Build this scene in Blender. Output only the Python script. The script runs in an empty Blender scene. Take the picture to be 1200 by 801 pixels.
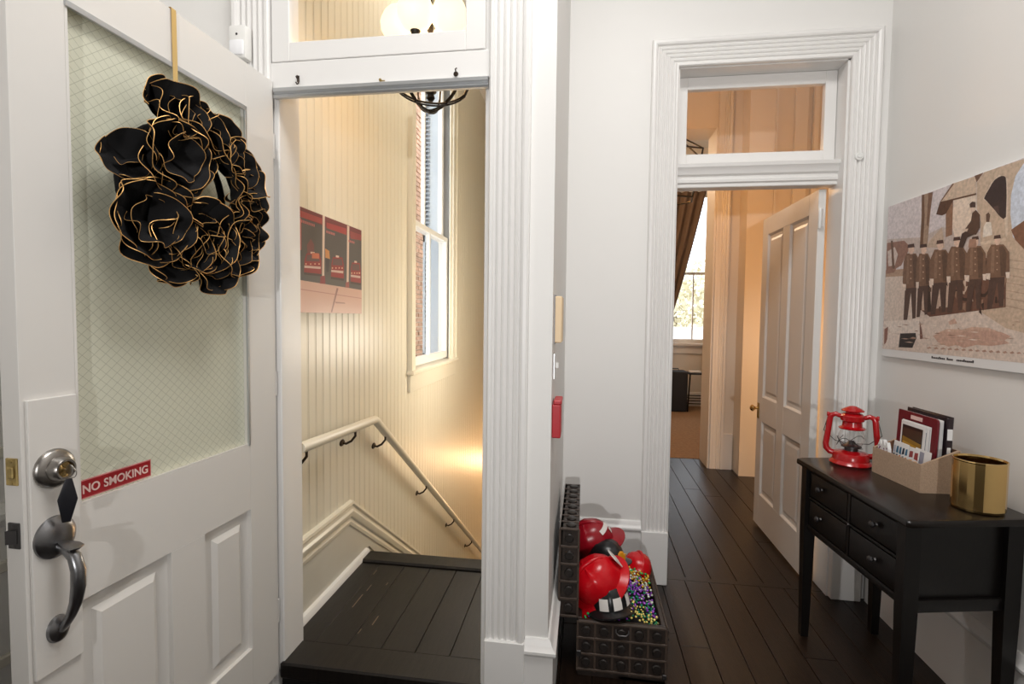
import bpy, bmesh, math, random
from mathutils import Vector, Matrix, Euler
random.seed(7)
S = bpy.context.scene
COL = S.collection
PI = math.pi

# ---------------------------------------------------------------- camera
YAW, PITCH, ROLL = -0.1422, 0.0480, 0.0117
EYE = Vector((0.0, 0.0, 1.33))
cam_data = bpy.data.cameras.new('camera')
cam_data.sensor_width = 36.0
cam_data.lens = 596.94 / 1200 * 36.0
cam_data.clip_start = 0.02
cam = bpy.data.objects.new('camera', cam_data)
COL.objects.link(cam)
fwd = Vector((math.sin(YAW) * math.cos(PITCH), math.cos(YAW) * math.cos(PITCH), -math.sin(PITCH)))
right = fwd.cross(Vector((0, 0, 1))).normalized()
up = right.cross(fwd)
R3 = Matrix((right, up, -fwd)).transposed()
R3 = R3 @ Matrix.Rotation(ROLL, 3, 'Z')
cam.matrix_world = Matrix.Translation(EYE) @ R3.to_4x4()
S.camera = cam

# ---------------------------------------------------------------- view, world, lamps
S.view_settings.view_transform = 'Standard'
S.view_settings.look = 'None'
S.view_settings.exposure = 0.0
S.view_settings.gamma = 1.0
S.view_settings.use_curve_mapping = False
world = bpy.data.worlds.new('world')
S.world = world
world.use_nodes = True
wn = world.node_tree.nodes
wn['Background'].inputs['Color'].default_value = (0.86, 0.93, 1.0, 1)
wn['Background'].inputs['Strength'].default_value = 4.0

def lamp(name, kind, loc, power, color, size=0.1, target=None, spot=None, blend=0.5, shape='DISK'):
    d = bpy.data.lights.new(name, kind)
    d.energy = power
    d.color = color
    if kind == 'AREA':
        d.shape = shape
        d.size = size
    else:
        d.shadow_soft_size = size
    if kind == 'SPOT':
        d.spot_size = math.radians(spot)
        d.spot_blend = blend
    o = bpy.data.objects.new(name, d)
    COL.objects.link(o)
    o.location = loc
    if target is not None:
        o.rotation_euler = (Vector(target) - Vector(loc)).to_track_quat('-Z', 'Y').to_euler()
    return o

lamp('foyer_bounce_light', 'AREA', (0.15, 0.75, 3.50), 42, (1.0, 0.985, 0.965), 1.0, target=(0.15, 0.9, 0))  # stands in for flash light bounced off the ceiling
lamp('flash_lamp', 'SPOT', (0.05, -2.25, 1.34), 215, (1.0, 0.99, 0.985), 0.03, target=(0.15, 2.2, 2.30), spot=80, blend=1.0)
lamp('hall_pendant_light', 'POINT', (0.62, 4.0, 2.42), 20, (1.0, 0.48, 0.15), 0.06)
lamp('hall_fill_light', 'POINT', (1.95, 3.50, 1.15), 27, (1.0, 0.64, 0.36), 0.09)  # added warm fill for the lower walls of the far hallway
lamp('bedroom_light', 'POINT', (0.3, 6.2, 3.0), 44, (1.0, 0.74, 0.50), 0.15)
lamp('stair_chandelier_light', 'POINT', (-0.655, 2.1, 2.46), 5, (1.0, 0.56, 0.22), 0.10)
lamp('stair_top_fill', 'AREA', (-0.64, 2.7, 3.5), 8, (1.0, 0.93, 0.82), 0.7, target=(-0.64, 3.4, 0))  # unseen overhead fill for the stairwell, without a fixture
lamp('stair_side_fill', 'POINT', (-0.36, 3.5, 1.15), 23, (1.0, 0.91, 0.78), 0.15)  # added fill for the beadboard, out of view on the right
lamp('lower_stair_light', 'POINT', (-0.40, 7.9, -0.95), 48, (1.0, 0.60, 0.30), 0.09)

# ---------------------------------------------------------------- materials
def lin(c):
    return tuple((x / 12.92 if x <= 0.04045 else ((x + 0.055) / 1.055) ** 2.4) for x in c)
def rgb(r, g, b):
    return lin((r / 255, g / 255, b / 255))

def mat(name, color, rough=0.5, metal=0.0, bump=0.0, bscale=40.0, vary=0.0, vscale=8.0, stretch=None, coat=0.0, emit=None, estr=0.0, spec=0.5, coords='Object'):
    m = bpy.data.materials.new(name)
    m.use_nodes = True
    nt = m.node_tree
    b = nt.nodes['Principled BSDF']
    b.inputs['Base Color'].default_value = (*color, 1)
    b.inputs['Roughness'].default_value = rough
    b.inputs['Metallic'].default_value = metal
    b.inputs['Specular IOR Level'].default_value = spec
    b.inputs['Coat Weight'].default_value = coat
    if emit:
        b.inputs['Emission Color'].default_value = (*emit, 1)
        b.inputs['Emission Strength'].default_value = estr
    if bump or vary:
        tc = nt.nodes.new('ShaderNodeTexCoord')
        mp = nt.nodes.new('ShaderNodeMapping')
        nt.links.new(tc.outputs[coords], mp.inputs['Vector'])
        if stretch:
            mp.inputs['Scale'].default_value = stretch
    if vary:
        n = nt.nodes.new('ShaderNodeTexNoise')
        n.inputs['Scale'].default_value = vscale
        n.inputs['Detail'].default_value = 5
        nt.links.new(mp.outputs[0], n.inputs['Vector'])
        r = nt.nodes.new('ShaderNodeValToRGB')
        r.color_ramp.elements[0].position = 0.3
        r.color_ramp.elements[1].position = 0.7
        r.color_ramp.elements[0].color = (*[max(0, c * (1 - vary)) for c in color], 1)
        r.color_ramp.elements[1].color = (*[min(1, c * (1 + vary)) for c in color], 1)
        nt.links.new(n.outputs['Fac'], r.inputs['Fac'])
        nt.links.new(r.outputs['Color'], b.inputs['Base Color'])
    if bump:
        n2 = nt.nodes.new('ShaderNodeTexNoise')
        n2.inputs['Scale'].default_value = bscale
        n2.inputs['Detail'].default_value = 4
        nt.links.new(mp.outputs[0], n2.inputs['Vector'])
        bp = nt.nodes.new('ShaderNodeBump')
        bp.inputs['Strength'].default_value = bump
        bp.inputs['Distance'].default_value = 0.004
        nt.links.new(n2.outputs['Fac'], bp.inputs['Height'])
        nt.links.new(bp.outputs['Normal'], b.inputs['Normal'])
    return m

def glass(name, tint=(1, 1, 1), gloss=0.05, rough=0.02):
    m = bpy.data.materials.new(name)
    m.use_nodes = True
    nt = m.node_tree
    nt.nodes.remove(nt.nodes['Principled BSDF'])
    out = nt.nodes['Material Output']
    tr = nt.nodes.new('ShaderNodeBsdfTransparent')
    tr.inputs['Color'].default_value = (*tint, 1)
    gl = nt.nodes.new('ShaderNodeBsdfGlossy')
    gl.inputs['Roughness'].default_value = rough
    lw = nt.nodes.new('ShaderNodeLayerWeight')
    lw.inputs['Blend'].default_value = 0.5
    pw = nt.nodes.new('ShaderNodeMath')
    pw.operation = 'POWER'
    pw.inputs[1].default_value = 4.0
    nt.links.new(lw.outputs['Facing'], pw.inputs[0])
    fr = nt.nodes.new('ShaderNodeMath')
    fr.operation = 'MULTIPLY_ADD'
    fr.inputs[1].default_value = 0.5
    fr.inputs[2].default_value = 0.03
    nt.links.new(pw.outputs[0], fr.inputs[0])
    mx = nt.nodes.new('ShaderNodeMixShader')
    nt.links.new(fr.outputs[0], mx.inputs['Fac'])
    nt.links.new(tr.outputs[0], mx.inputs[1])
    nt.links.new(gl.outputs[0], mx.inputs[2])
    nt.links.new(mx.outputs[0], out.inputs['Surface'])
    return m

def attr_mat(name, rough=0.5, metal=0.0, noise=0.0):
    m = bpy.data.materials.new(name)
    m.use_nodes = True
    nt = m.node_tree
    b = nt.nodes['Principled BSDF']
    a = nt.nodes.new('ShaderNodeAttribute')
    a.attribute_name = 'tint'
    b.inputs['Roughness'].default_value = rough
    b.inputs['Metallic'].default_value = metal
    if noise:
        tc = nt.nodes.new('ShaderNodeTexCoord')
        n = nt.nodes.new('ShaderNodeTexNoise')
        n.inputs['Scale'].default_value = 90
        n.inputs['Detail'].default_value = 6
        nt.links.new(tc.outputs['Object'], n.inputs['Vector'])
        r = nt.nodes.new('ShaderNodeMapRange')
        r.inputs['To Min'].default_value = 1 - noise
        r.inputs['To Max'].default_value = 1 + noise
        nt.links.new(n.outputs['Fac'], r.inputs['Value'])
        mx = nt.nodes.new('ShaderNodeVectorMath')
        mx.operation = 'SCALE'
        nt.links.new(a.outputs['Color'], mx.inputs[0])
        nt.links.new(r.outputs['Result'], mx.inputs['Scale'])
        nt.links.new(mx.outputs[0], b.inputs['Base Color'])
    else:
        nt.links.new(a.outputs['Color'], b.inputs['Base Color'])
    return m

M = {}
M['wall'] = mat('wall_paint', (0.80, 0.785, 0.76), 0.5, bump=0.08, bscale=26, coords='Generated' if False else 'Object')
M['trim'] = mat('trim_gloss_paint', (0.81, 0.795, 0.775), 0.34, bump=0.03, bscale=16)
M['door'] = mat('door_paint', (0.74, 0.715, 0.68), 0.38, bump=0.10, bscale=22)
M['cream'] = mat('cream_beadboard_paint', (0.80, 0.745, 0.62), 0.36, bump=0.06, bscale=20)
M['cream_board'] = mat('cream_base_paint', (0.70, 0.665, 0.58), 0.35, bump=0.08, bscale=20)
M['ceiling'] = mat('ceiling_paint', (0.82, 0.80, 0.77), 0.8)
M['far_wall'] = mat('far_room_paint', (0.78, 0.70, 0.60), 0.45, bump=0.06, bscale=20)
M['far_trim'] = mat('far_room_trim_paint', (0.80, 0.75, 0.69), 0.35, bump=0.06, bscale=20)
M['plank'] = mat('dark_stained_plank', (0.013, 0.007, 0.0045), 0.30, spec=0.30, bump=0.25, bscale=30, vary=0.45, vscale=6, stretch=(14, 1, 1))
M['landing'] = mat('worn_dark_plank', (0.0085, 0.0062, 0.005), 0.42, spec=0.35, bump=0.2, bscale=30, vary=0.5, vscale=7, stretch=(12, 1, 1))
M['joint'] = mat('floor_joint_black', (0.004, 0.003, 0.003), 0.8)
M['scuff'] = mat('bare_wood_scuff', (0.20, 0.14, 0.09), 0.6)
M['carpet'] = mat('brown_carpet', rgb(150, 118, 88), 0.95, bump=0.6, bscale=220, vary=0.15, vscale=30)
M['glass'] = glass('clear_glass')
M['metal_grey'] = mat('grey_weatherstrip_metal', (0.52, 0.53, 0.54), 0.4, 0.8)
M['bronze'] = mat('dark_bronze_hook', (0.05, 0.035, 0.025), 0.4, 0.8)
M['iron'] = mat('black_wrought_iron', (0.02, 0.017, 0.015), 0.45, 0.7)
M['nickel'] = mat('brushed_nickel', (0.36, 0.34, 0.32), 0.32, 1.0, bump=0.05, bscale=300)
M['pewter'] = mat('aged_pewter_steel', (0.26, 0.26, 0.27), 0.30, 1.0, bump=0.05, bscale=200)
M['brass'] = mat('polished_brass', (0.70, 0.48, 0.20), 0.14, 1.0)
M['old_brass'] = mat('old_brass', (0.48, 0.36, 0.15), 0.38, 1.0, vary=0.3, vscale=80)
M['steel_dark'] = mat('dark_latch_steel', (0.09, 0.085, 0.085), 0.4, 0.9)
M['black_plastic'] = mat('black_plastic', (0.012, 0.012, 0.016), 0.35)
M['white_plastic'] = mat('white_plastic', (0.80, 0.79, 0.76), 0.4)
M['lens_plastic'] = mat('milky_lens_plastic', (0.88, 0.88, 0.90), 0.3)
M['beige_plastic'] = mat('beige_plastic', rgb(228, 200, 160), 0.45)
M['silver'] = mat('silver_plate', (0.7, 0.7, 0.7), 0.3, 0.9)
M['alarm_red'] = mat('alarm_red', rgb(178, 24, 36), 0.4)
M['sign_red'] = mat('sign_red', rgb(150, 14, 26), 0.4)
M['sign_edge'] = mat('sign_pink_edge', rgb(205, 130, 130), 0.5)
M['sign_letter'] = mat('sign_letter', rgb(226, 196, 190), 0.5)
M['felt'] = mat('black_felt', (0.0075, 0.0072, 0.0078), 0.85, bump=0.3, bscale=300, spec=0.25)
M['gold_wire'] = mat('gold_edge', (0.80, 0.46, 0.16), 0.45, 0.6)
M['ribbon'] = mat('gold_satin_ribbon', (0.66, 0.45, 0.17), 0.35, 0.2)
M['console'] = mat('black_lacquer_wood', (0.006, 0.0048, 0.0042), 0.36, spec=0.3, bump=0.08, bscale=60, stretch=(1, 6, 1))
M['console_top'] = mat('black_lacquer_top', (0.009, 0.0065, 0.0052), 0.25, spec=0.35, bump=0.06, bscale=60, stretch=(1, 6, 1))
M['lantern_red'] = mat('lantern_red_enamel', rgb(176, 14, 22), 0.22, coat=0.5)
M['linen'] = mat('beige_linen', rgb(178, 152, 128), 0.9, bump=0.5, bscale=420, vary=0.1, vscale=160)
M['linen_in'] = mat('brown_linen_inside', rgb(126, 88, 66), 0.9)
M['maroon'] = mat('maroon_plastic', rgb(106, 18, 34), 0.35)
M['folder_black'] = mat('black_folder', rgb(36, 22, 28), 0.4)
M['paper'] = mat('white_paper', (0.78, 0.77, 0.76), 0.7)
M['print'] = attr_mat('printed_ink', 0.35)
M['old_photo'] = attr_mat('old_photo_print', 0.55, noise=0.42)
M['chest'] = mat('dark_brown_chest_wood', (0.030, 0.020, 0.015), 0.45, bump=0.3, bscale=60, vary=0.3, vscale=20)
M['chest_strip'] = mat('brown_chest_lattice', (0.066, 0.044, 0.032), 0.5, bump=0.3, bscale=60)
M['chest_stud'] = mat('black_round_stud', (0.016, 0.012, 0.010), 0.38)
M['helmet_red'] = mat('red_plastic_helmet', rgb(206, 12, 26), 0.25)
M['helmet_dark_red'] = mat('dark_red_plastic_helmet', rgb(150, 14, 30), 0.28)
M['helmet_black'] = mat('black_plastic_helmet', (0.010, 0.010, 0.011), 0.3)
M['helmet_white'] = mat('white_reflective_patch', (0.78, 0.74, 0.70), 0.5)
M['badge'] = mat('yellow_badge', rgb(226, 150, 20), 0.4)
M['beads'] = attr_mat('metallic_beads', 0.22, 0.35)
M['curtain'] = mat('brown_curtain', rgb(112, 88, 68), 0.8, bump=0.3, bscale=200)
M['brick'] = mat('old_brick', rgb(196, 158, 132), 0.9, bump=0.5, bscale=60, vary=0.35, vscale=6)
M['mortar'] = mat('pale_mortar', rgb(236, 228, 214), 0.95)
M['shutter'] = mat('blue_grey_shutter', rgb(176, 186, 196), 0.6)
M['sash'] = mat('white_sash_paint', (0.84, 0.83, 0.80), 0.35)
M['leaf'] = mat('hazy_leaves', rgb(206, 198, 170), 0.8, vary=0.25, vscale=3)  # leaf colour paled so that it carries the outdoor haze
M['bark'] = mat('bark', rgb(90, 76, 62), 0.9)
M['ground'] = mat('bright_ground', rgb(170, 160, 140), 0.9)
M['outside_white'] = mat('white_masonry', (0.85, 0.85, 0.85), 0.8)
M['globe'] = mat('frosted_glass_globe', (0.9, 0.8, 0.6), 0.4, emit=(1.0, 0.80, 0.52), estr=1.25)
M['bulb'] = mat('lit_bulb', (1, 0.9, 0.7), 0.4, emit=(1.0, 0.75, 0.4), estr=30)
M['warm_bulb'] = mat('warm_bulb', (1, 0.9, 0.7), 0.4, emit=(1.0, 0.55, 0.2), estr=20)
M['lamp_white'] = mat('added_lamp_glass', (0.9, 0.9, 0.9), 0.4, emit=(1.0, 0.965, 0.92), estr=3.0)
M['porcelain'] = mat('porcelain_white', (0.82, 0.82, 0.80), 0.15)
M['shade_cloth'] = glass('thin_lamp_shade', (0.9, 0.8, 0.66), rough=.6)
M['dark_box'] = mat('dark_fabric_box', (0.015, 0.014, 0.016), 0.7)

def wired_glass():
    m = bpy.data.materials.new('wired_obscure_glass')
    m.use_nodes = True
    nt = m.node_tree
    b = nt.nodes['Principled BSDF']
    tc = nt.nodes.new('ShaderNodeTexCoord')
    sep = nt.nodes.new('ShaderNodeSeparateXYZ')
    nt.links.new(tc.outputs['Object'], sep.inputs[0])
    def math_(op, a, c=None):
        n = nt.nodes.new('ShaderNodeMath')
        n.operation = op
        for i, v in enumerate((a, c)):
            if v is None:
                continue
            if isinstance(v, (int, float)):
                n.inputs[i].default_value = v
            else:
                nt.links.new(v, n.inputs[i])
        return n.outputs[0]
    masks = []
    for s in (1, -1):
        v = math_('ADD', math_('MULTIPLY', sep.outputs['X'], 1.0 * s), math_('MULTIPLY', sep.outputs['Z'], 1.15))
        fr = math_('FRACT', math_('MULTIPLY', math_('ADD', v, 20), 1 / 0.026))
        masks.append(math_('LESS_THAN', fr, 0.06))
    mask = math_('MAXIMUM', masks[0], masks[1])
    mix = nt.nodes.new('ShaderNodeMix')
    mix.data_type = 'RGBA'
    mix.inputs[6].default_value = (*rgb(232, 232, 214), 1)
    mix.inputs[7].default_value = (*rgb(186, 187, 168), 1)
    nt.links.new(mask, mix.inputs[0])
    nt.links.new(mix.outputs[2], b.inputs['Base Color'])
    b.inputs['Roughness'].default_value = 0.22
    n = nt.nodes.new('ShaderNodeTexNoise')
    n.inputs['Scale'].default_value = 120
    nt.links.new(tc.outputs['Object'], n.inputs['Vector'])
    bp = nt.nodes.new('ShaderNodeBump')
    bp.inputs['Strength'].default_value = 0.25
    bp.inputs['Distance'].default_value = 0.002
    nt.links.new(n.outputs['Fac'], bp.inputs['Height'])
    nt.links.new(bp.outputs['Normal'], b.inputs['Normal'])
    out = nt.nodes['Material Output']
    tl = nt.nodes.new('ShaderNodeBsdfTranslucent')
    tl.inputs['Color'].default_value = (*rgb(236, 236, 220), 1)
    mx = nt.nodes.new('ShaderNodeMixShader')
    mx.inputs['Fac'].default_value = 0.25
    nt.links.new(b.outputs[0], mx.inputs[1])
    nt.links.new(tl.outputs[0], mx.inputs[2])
    nt.links.new(mx.outputs[0], out.inputs['Surface'])
    return m
M['wired'] = wired_glass()

# ---------------------------------------------------------------- mesh helpers
def NB():
    return bmesh.new()

def bx(bm, x0, x1, y0, y1, z0, z1, bev=0.0, mtx=None, seg=1):
    c = Vector(((x0 + x1) / 2, (y0 + y1) / 2, (z0 + z1) / 2))
    r = bmesh.ops.create_cube(bm, size=1.0)
    vs = r['verts']
    for v in vs:
        v.co = Vector((v.co.x * abs(x1 - x0), v.co.y * abs(y1 - y0), v.co.z * abs(z1 - z0))) + c
    if bev > 0:
        es = list({e for v in vs for e in v.link_edges})
        r2 = bmesh.ops.bevel(bm, geom=es, offset=bev, segments=seg, affect='EDGES', profile=0.5, clamp_overlap=True)
        vs = list({v for f in r2['faces'] for v in f.verts} | {v for v in vs if v.is_valid})
    if mtx is not None:
        for v in vs:
            v.co = mtx @ v.co
    return vs

def prism(bm, pts, z0, z1, mtx=None, bev=0.0):
    """A polygon in XY pulled from z0 to z1."""
    lo = [bm.verts.new((p[0], p[1], z0)) for p in pts]
    hi = [bm.verts.new((p[0], p[1], z1)) for p in pts]
    n = len(pts)
    fs = [bm.faces.new(list(reversed(lo))), bm.faces.new(hi)]
    for i in range(n):
        fs.append(bm.faces.new((lo[i], lo[(i + 1) % n], hi[(i + 1) % n], hi[i])))
    vs = lo + hi
    if bev > 0:
        es = list({e for f in fs[:2] for e in f.edges})
        r2 = bmesh.ops.bevel(bm, geom=es, offset=bev, segments=2, affect='EDGES', profile=0.5, clamp_overlap=True)
        vs = list({v for f in r2['faces'] for v in f.verts} | {v for v in vs if v.is_valid})
    if mtx is not None:
        for v in vs:
            v.co = mtx @ v.co
    return vs

def lathe(bm, prof, n=24, mtx=None, closed=False, phase=0.0):
    """Profile (r, z) spun about Z."""
    rings = []
    for r, z in prof:
        if r < 1e-6:
            v = bm.verts.new((0, 0, z))
            rings.append([v])
        else:
            rings.append([bm.verts.new((r * math.cos(2 * PI * k / n + phase), r * math.sin(2 * PI * k / n + phase), z)) for k in range(n)])
    allv = [v for r in rings for v in r]
    pairs = list(zip(rings, rings[1:]))
    if closed:
        pairs.append((rings[-1], rings[0]))
    for a, b in pairs:
        for k in range(n):
            k2 = (k + 1) % n
            if len(a) == 1 and len(b) == 1:
                continue
            if len(a) == 1:
                bm.faces.new((a[0], b[k2], b[k]))
            elif len(b) == 1:
                bm.faces.new((a[k], a[k2], b[0]))
            else:
                bm.faces.new((a[k], a[k2], b[k2], b[k]))
    if mtx is not None:
        for v in allv:
            v.co = mtx @ v.co
    return allv

def tube(bm, pts, r, n=8, closed=False, cap=True):
    pts = [Vector(p) for p in pts]
    m = len(pts)
    rs = r if isinstance(r, (list, tuple)) else [r] * m
    rings = []
    prev = None
    for i, p in enumerate(pts):
        if closed:
            t = pts[(i + 1) % m] - pts[i - 1]
        else:
            t = pts[min(i + 1, m - 1)] - pts[max(i - 1, 0)]
        t.normalize()
        if prev is None:
            a = Vector((0, 0, 1)) if abs(t.z) < 0.9 else Vector((1, 0, 0))
            u = t.cross(a).normalized()
        else:
            u = (prev - t * prev.dot(t)).normalized()
        prev = u
        w = t.cross(u)
        rings.append([bm.verts.new(p + (u * math.cos(2 * PI * k / n) + w * math.sin(2 * PI * k / n)) * rs[i]) for k in range(n)])
    pr = list(zip(rings, rings[1:]))
    if closed:
        pr.append((rings[-1], rings[0]))
    for a, b in pr:
        for k in range(n):
            bm.faces.new((a[k], a[(k + 1) % n], b[(k + 1) % n], b[k]))
    if cap and not closed:
        bm.faces.new(list(reversed(rings[0])))
        bm.faces.new(rings[-1])
    return [v for r_ in rings for v in r_]

def sweep(bm, prof, path, N, closed=False):
    """Mitred sweep: profile (a across, b along N); the a axis is t x N."""
    N = Vector(N)
    path = [Vector(p) for p in path]
    m = len(path)
    rings = []
    for i in range(m):
        ts = []
        if i > 0 or closed:
            ts.append((path[i] - path[i - 1]).normalized())
        if i < m - 1 or closed:
            ts.append((path[(i + 1) % m] - path[i]).normalized())
        ps = [t.cross(N) for t in ts]
        d = ps[0] if len(ps) == 1 else (ps[0] + ps[1]) / (1 + ps[0].dot(ps[1]))
        rings.append([bm.verts.new(path[i] + d * a + N * b) for a, b in prof])
    n = len(prof)
    pr = list(zip(rings, rings[1:]))
    if closed:
        pr.append((rings[-1], rings[0]))
    for a, b in pr:
        for k in range(n):
            k2 = (k + 1) % n
            bm.faces.new((a[k], a[k2], b[k2], b[k]))
    if not closed:
        bm.faces.new(list(reversed(rings[0])))
        bm.faces.new(rings[-1])

def mesh_of(name, bm, smooth=35):
    bmesh.ops.remove_doubles(bm, verts=bm.verts, dist=1e-6)
    bmesh.ops.recalc_face_normals(bm, faces=bm.faces)
    me = bpy.data.meshes.new(name)
    bm.to_mesh(me)
    bm.free()
    if smooth:
        me.polygons.foreach_set('use_smooth', [True] * len(me.polygons))
        me.set_sharp_from_angle(angle=math.radians(smooth))
    return me

def obj(name, bm, m, parent=None, smooth=35, loc=None, rot=None):
    me = bm if isinstance(bm, bpy.types.Mesh) else mesh_of(name, bm, smooth)
    if m is not None and len(me.materials) == 0:
        for x in (m if isinstance(m, (list, tuple)) else [m]):
            me.materials.append(M[x])
    o = bpy.data.objects.new(name, me)
    COL.objects.link(o)
    if parent is not None:
        o.parent = parent
    if loc is not None:
        o.location = loc
    if rot is not None:
        o.rotation_euler = rot
    return o

def tag(o, label, cat, group=None, kind=None):
    o['label'] = label
    o['category'] = cat
    if group:
        o['group'] = group
    if kind:
        o['kind'] = kind
    return o

def thing(name, label, cat, loc=(0, 0, 0), rot=(0, 0, 0), group=None):
    o = bpy.data.objects.new(name, None)
    o.empty_display_size = 0.05
    COL.objects.link(o)
    o.location = loc
    o.rotation_euler = rot
    return tag(o, label, cat, group)

def struct(name, bm, m, label, cat, smooth=35, parent=None):
    o = obj(name, bm, m, parent, smooth)
    if parent is None:
        tag(o, label, cat, kind='structure')
    return o

def struct_root(name, label, cat, loc=(0, 0, 0), rot=(0, 0, 0)):
    o = thing(name, label, cat, loc, rot)
    o['kind'] = 'structure'
    return o

def axis_mtx(origin, z, x=None):
    z = Vector(z).normalized()
    if x is None:
        x = Vector((1, 0, 0)) if abs(z.x) < 0.9 else Vector((0, 1, 0))
    x = Vector(x)
    x = (x - z * x.dot(z)).normalized()
    y = z.cross(x)
    m = Matrix((x, y, z)).transposed().to_4x4()
    m.translation = Vector(origin)
    return m

def flat_print(name, polys, place, m, parent, step=0.00004):
    """Flat inks: each polygon lies a hair above the one before. place(u, v, h) -> point, u v in metres."""
    me = bpy.data.meshes.new(name)
    verts, faces, cols = [], [], []
    laid = []
    for c, pts in polys:
        us, vs_ = [p[0] for p in pts], [p[1] for p in pts]
        bb = (min(us), max(us), min(vs_), max(vs_))
        lev = 1 + max([l for l, q in laid if bb[0] <= q[1] and q[0] <= bb[1] and bb[2] <= q[3] and q[2] <= bb[3]], default=0)
        laid.append((lev, bb))
        pts2 = []
        for p in pts:
            if not pts2 or pts2[-1] != p:
                pts2.append(p)
        if len(pts2) > 2 and pts2[0] == pts2[-1]:
            pts2.pop()
        if len(pts2) < 3:
            continue
        b = len(verts)
        verts += [place(u / 1000, v / 1000, lev * step) for u, v in pts2]
        faces.append(list(range(b, len(verts))))
        cols.append(c)
    me.from_pydata(verts, [], faces)
    a = me.color_attributes.new('tint', 'FLOAT_COLOR', 'CORNER')
    for f, c in zip(me.polygons, cols):
        l = rgb(*c)
        for k in f.loop_indices:
            a.data[k].color = (*l, 1)
    me.materials.append(M[m])
    o = bpy.data.objects.new(name, me)
    COL.objects.link(o)
    o.parent = parent
    return o

def text_mesh(body, size, extrude=0.0006, space=1.0):
    cu = bpy.data.curves.new('lettering', 'FONT')
    cu.body = body
    cu.size = size
    cu.extrude = extrude
    cu.align_x = 'CENTER'
    cu.align_y = 'CENTER'
    cu.space_character = space
    cu.offset = 0.0
    t = bpy.data.objects.new('lettering', cu)
    COL.objects.link(t)
    dg = bpy.context.evaluated_depsgraph_get()
    me = bpy.data.meshes.new_from_object(t.evaluated_get(dg))
    bpy.data.objects.remove(t)
    me.materials.clear()
    return me

# ================================================================ SETTING
Y1, Y2, XR, XL, YB = 1.582, 2.608, 1.36, -1.5, -2.7      # entry wall, hall wall, right, left, back
H = 3.6                                                   # ceiling
ZL = 0.13                                                 # stair landing
XS = -1.09                                                # beadboard wall of the stairs

# ---- floors with single planks
PLANK_MESH = {}
def plank_mesh(w, l, m):
    key = (round(w, 4), round(l, 4), m)
    if key not in PLANK_MESH:
        bm = NB()
        c = 0.0018
        lo = [bm.verts.new(p) for p in ((0, 0, -0.02), (w, 0, -0.02), (w, l, -0.02), (0, l, -0.02))]
        md = [bm.verts.new(p) for p in ((0, 0, -c), (w, 0, -c), (w, l, -c), (0, l, -c))]
        hi = [bm.verts.new(p) for p in ((c, c, 0), (w - c, c, 0), (w - c, l - c, 0), (c, l - c, 0))]
        for a, b in ((lo, md), (md, hi)):
            for k in range(4):
                bm.faces.new((a[k], a[(k + 1) % 4], b[(k + 1) % 4], b[k]))
        bm.faces.new(hi)
        me = mesh_of('plank', bm, smooth=0)
        me.materials.append(M[m])
        PLANK_MESH[key] = me
    return PLANK_MESH[key]

def planks(parent, x0, x1, y0, y1, z, w, m, lengths, rnd):
    n = max(1, round((x1 - x0) / w))
    w = (x1 - x0) / n
    gap = 0.0016
    for i in range(n):
        y = y0
        first = True
        while y < y1 - 0.01:
            l = rnd.choice(lengths) * (rnd.choice((0.4, 0.6, 0.8, 1.0)) if first else 1)
            first = False
            e = min(y + l, y1)
            if y1 - e < 0.25:
                e = y1
            o = bpy.data.objects.new('plank', plank_mesh(w - gap, e - y - gap, m))
            COL.objects.link(o)
            o.parent = parent
            o.location = (x0 + i * w + gap / 2, y + gap / 2, z + rnd.uniform(-0.0006, 0.0006))
            y = e

rnd = random.Random(3)
bm = NB()
bx(bm, XL - .1, XR + .1, YB - .1, 2.68, -0.12, -0.012)
fl = struct('floor', bm, 'joint', 'dark stained hall floor of narrow planks under the console', 'floor')
planks(fl, XL, XR, YB, 2.655, 0, 0.12, 'plank', (1.2, 1.6, 2.0), rnd)
bm = NB()
bx(bm, -0.1, 2.7, 2.68, 5.03, -0.12, -0.012)
fl2 = struct('floor', bm, 'joint', 'dark plank floor of the hallway beyond the open panelled door', 'floor')
planks(fl2, -0.1, 2.7, 2.665, 5.02, 0, 0.125, 'plank', (1.3, 1.9, 2.4), rnd)
bm = NB()
bx(bm, 0.0, 2.7, 2.64, 2.68, -0.02, 0.001, 0.002)
obj('threshold_strip', bm, 'plank', fl2)
bm = NB()
bx(bm, -0.1, 3.0, 5.02, 8.3, -0.12, 0.004)
struct('floor', bm, 'carpet', 'brown carpet of the bedroom seen through the hallway', 'floor')
# landing: planks, nosing in front, saddle at the stair head
bm = NB()
bx(bm, XS - .06, -0.2, 1.64, 2.36, -0.12, ZL - 0.014)
bx(bm, -1.03, -0.29, 1.60, 1.70, 0.0, ZL - 0.05)
ld = struct('floor', bm, 'joint', 'raised landing of worn black planks at the stair head', 'floor')
planks(ld, XS, -0.2, 1.70, 2.30, ZL, 0.127, 'landing', (3.0,), rnd)
bm = NB()
bx(bm, -1.02, -0.302, 1.568, 1.70, ZL - 0.052, ZL + 0.004, 0.006)
obj('front_nosing', bm, 'landing', ld)
bm = NB()
bx(bm, XS + .005, -0.2, 2.305, 2.41, ZL - 0.045, ZL + 0.012, 0.008)
obj('stair_nosing', bm, 'landing', ld)
bm = NB()
for (sx, sy, sl, sw) in ((-0.93, 1.93, .10, .004), (-0.925, 2.06, .05, .003), (-0.80, 1.83, .06, .004), (-0.83, 1.77, .03, .003), (-0.955, 2.2, .04, .003), (-0.86, 2.12, .02, .003)):
    bx(bm, sx, sx + sw, sy, sy + sl, ZL + 0.0005, ZL + 0.0016)
obj('paint_scuff', bm, 'scuff', ld)

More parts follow.
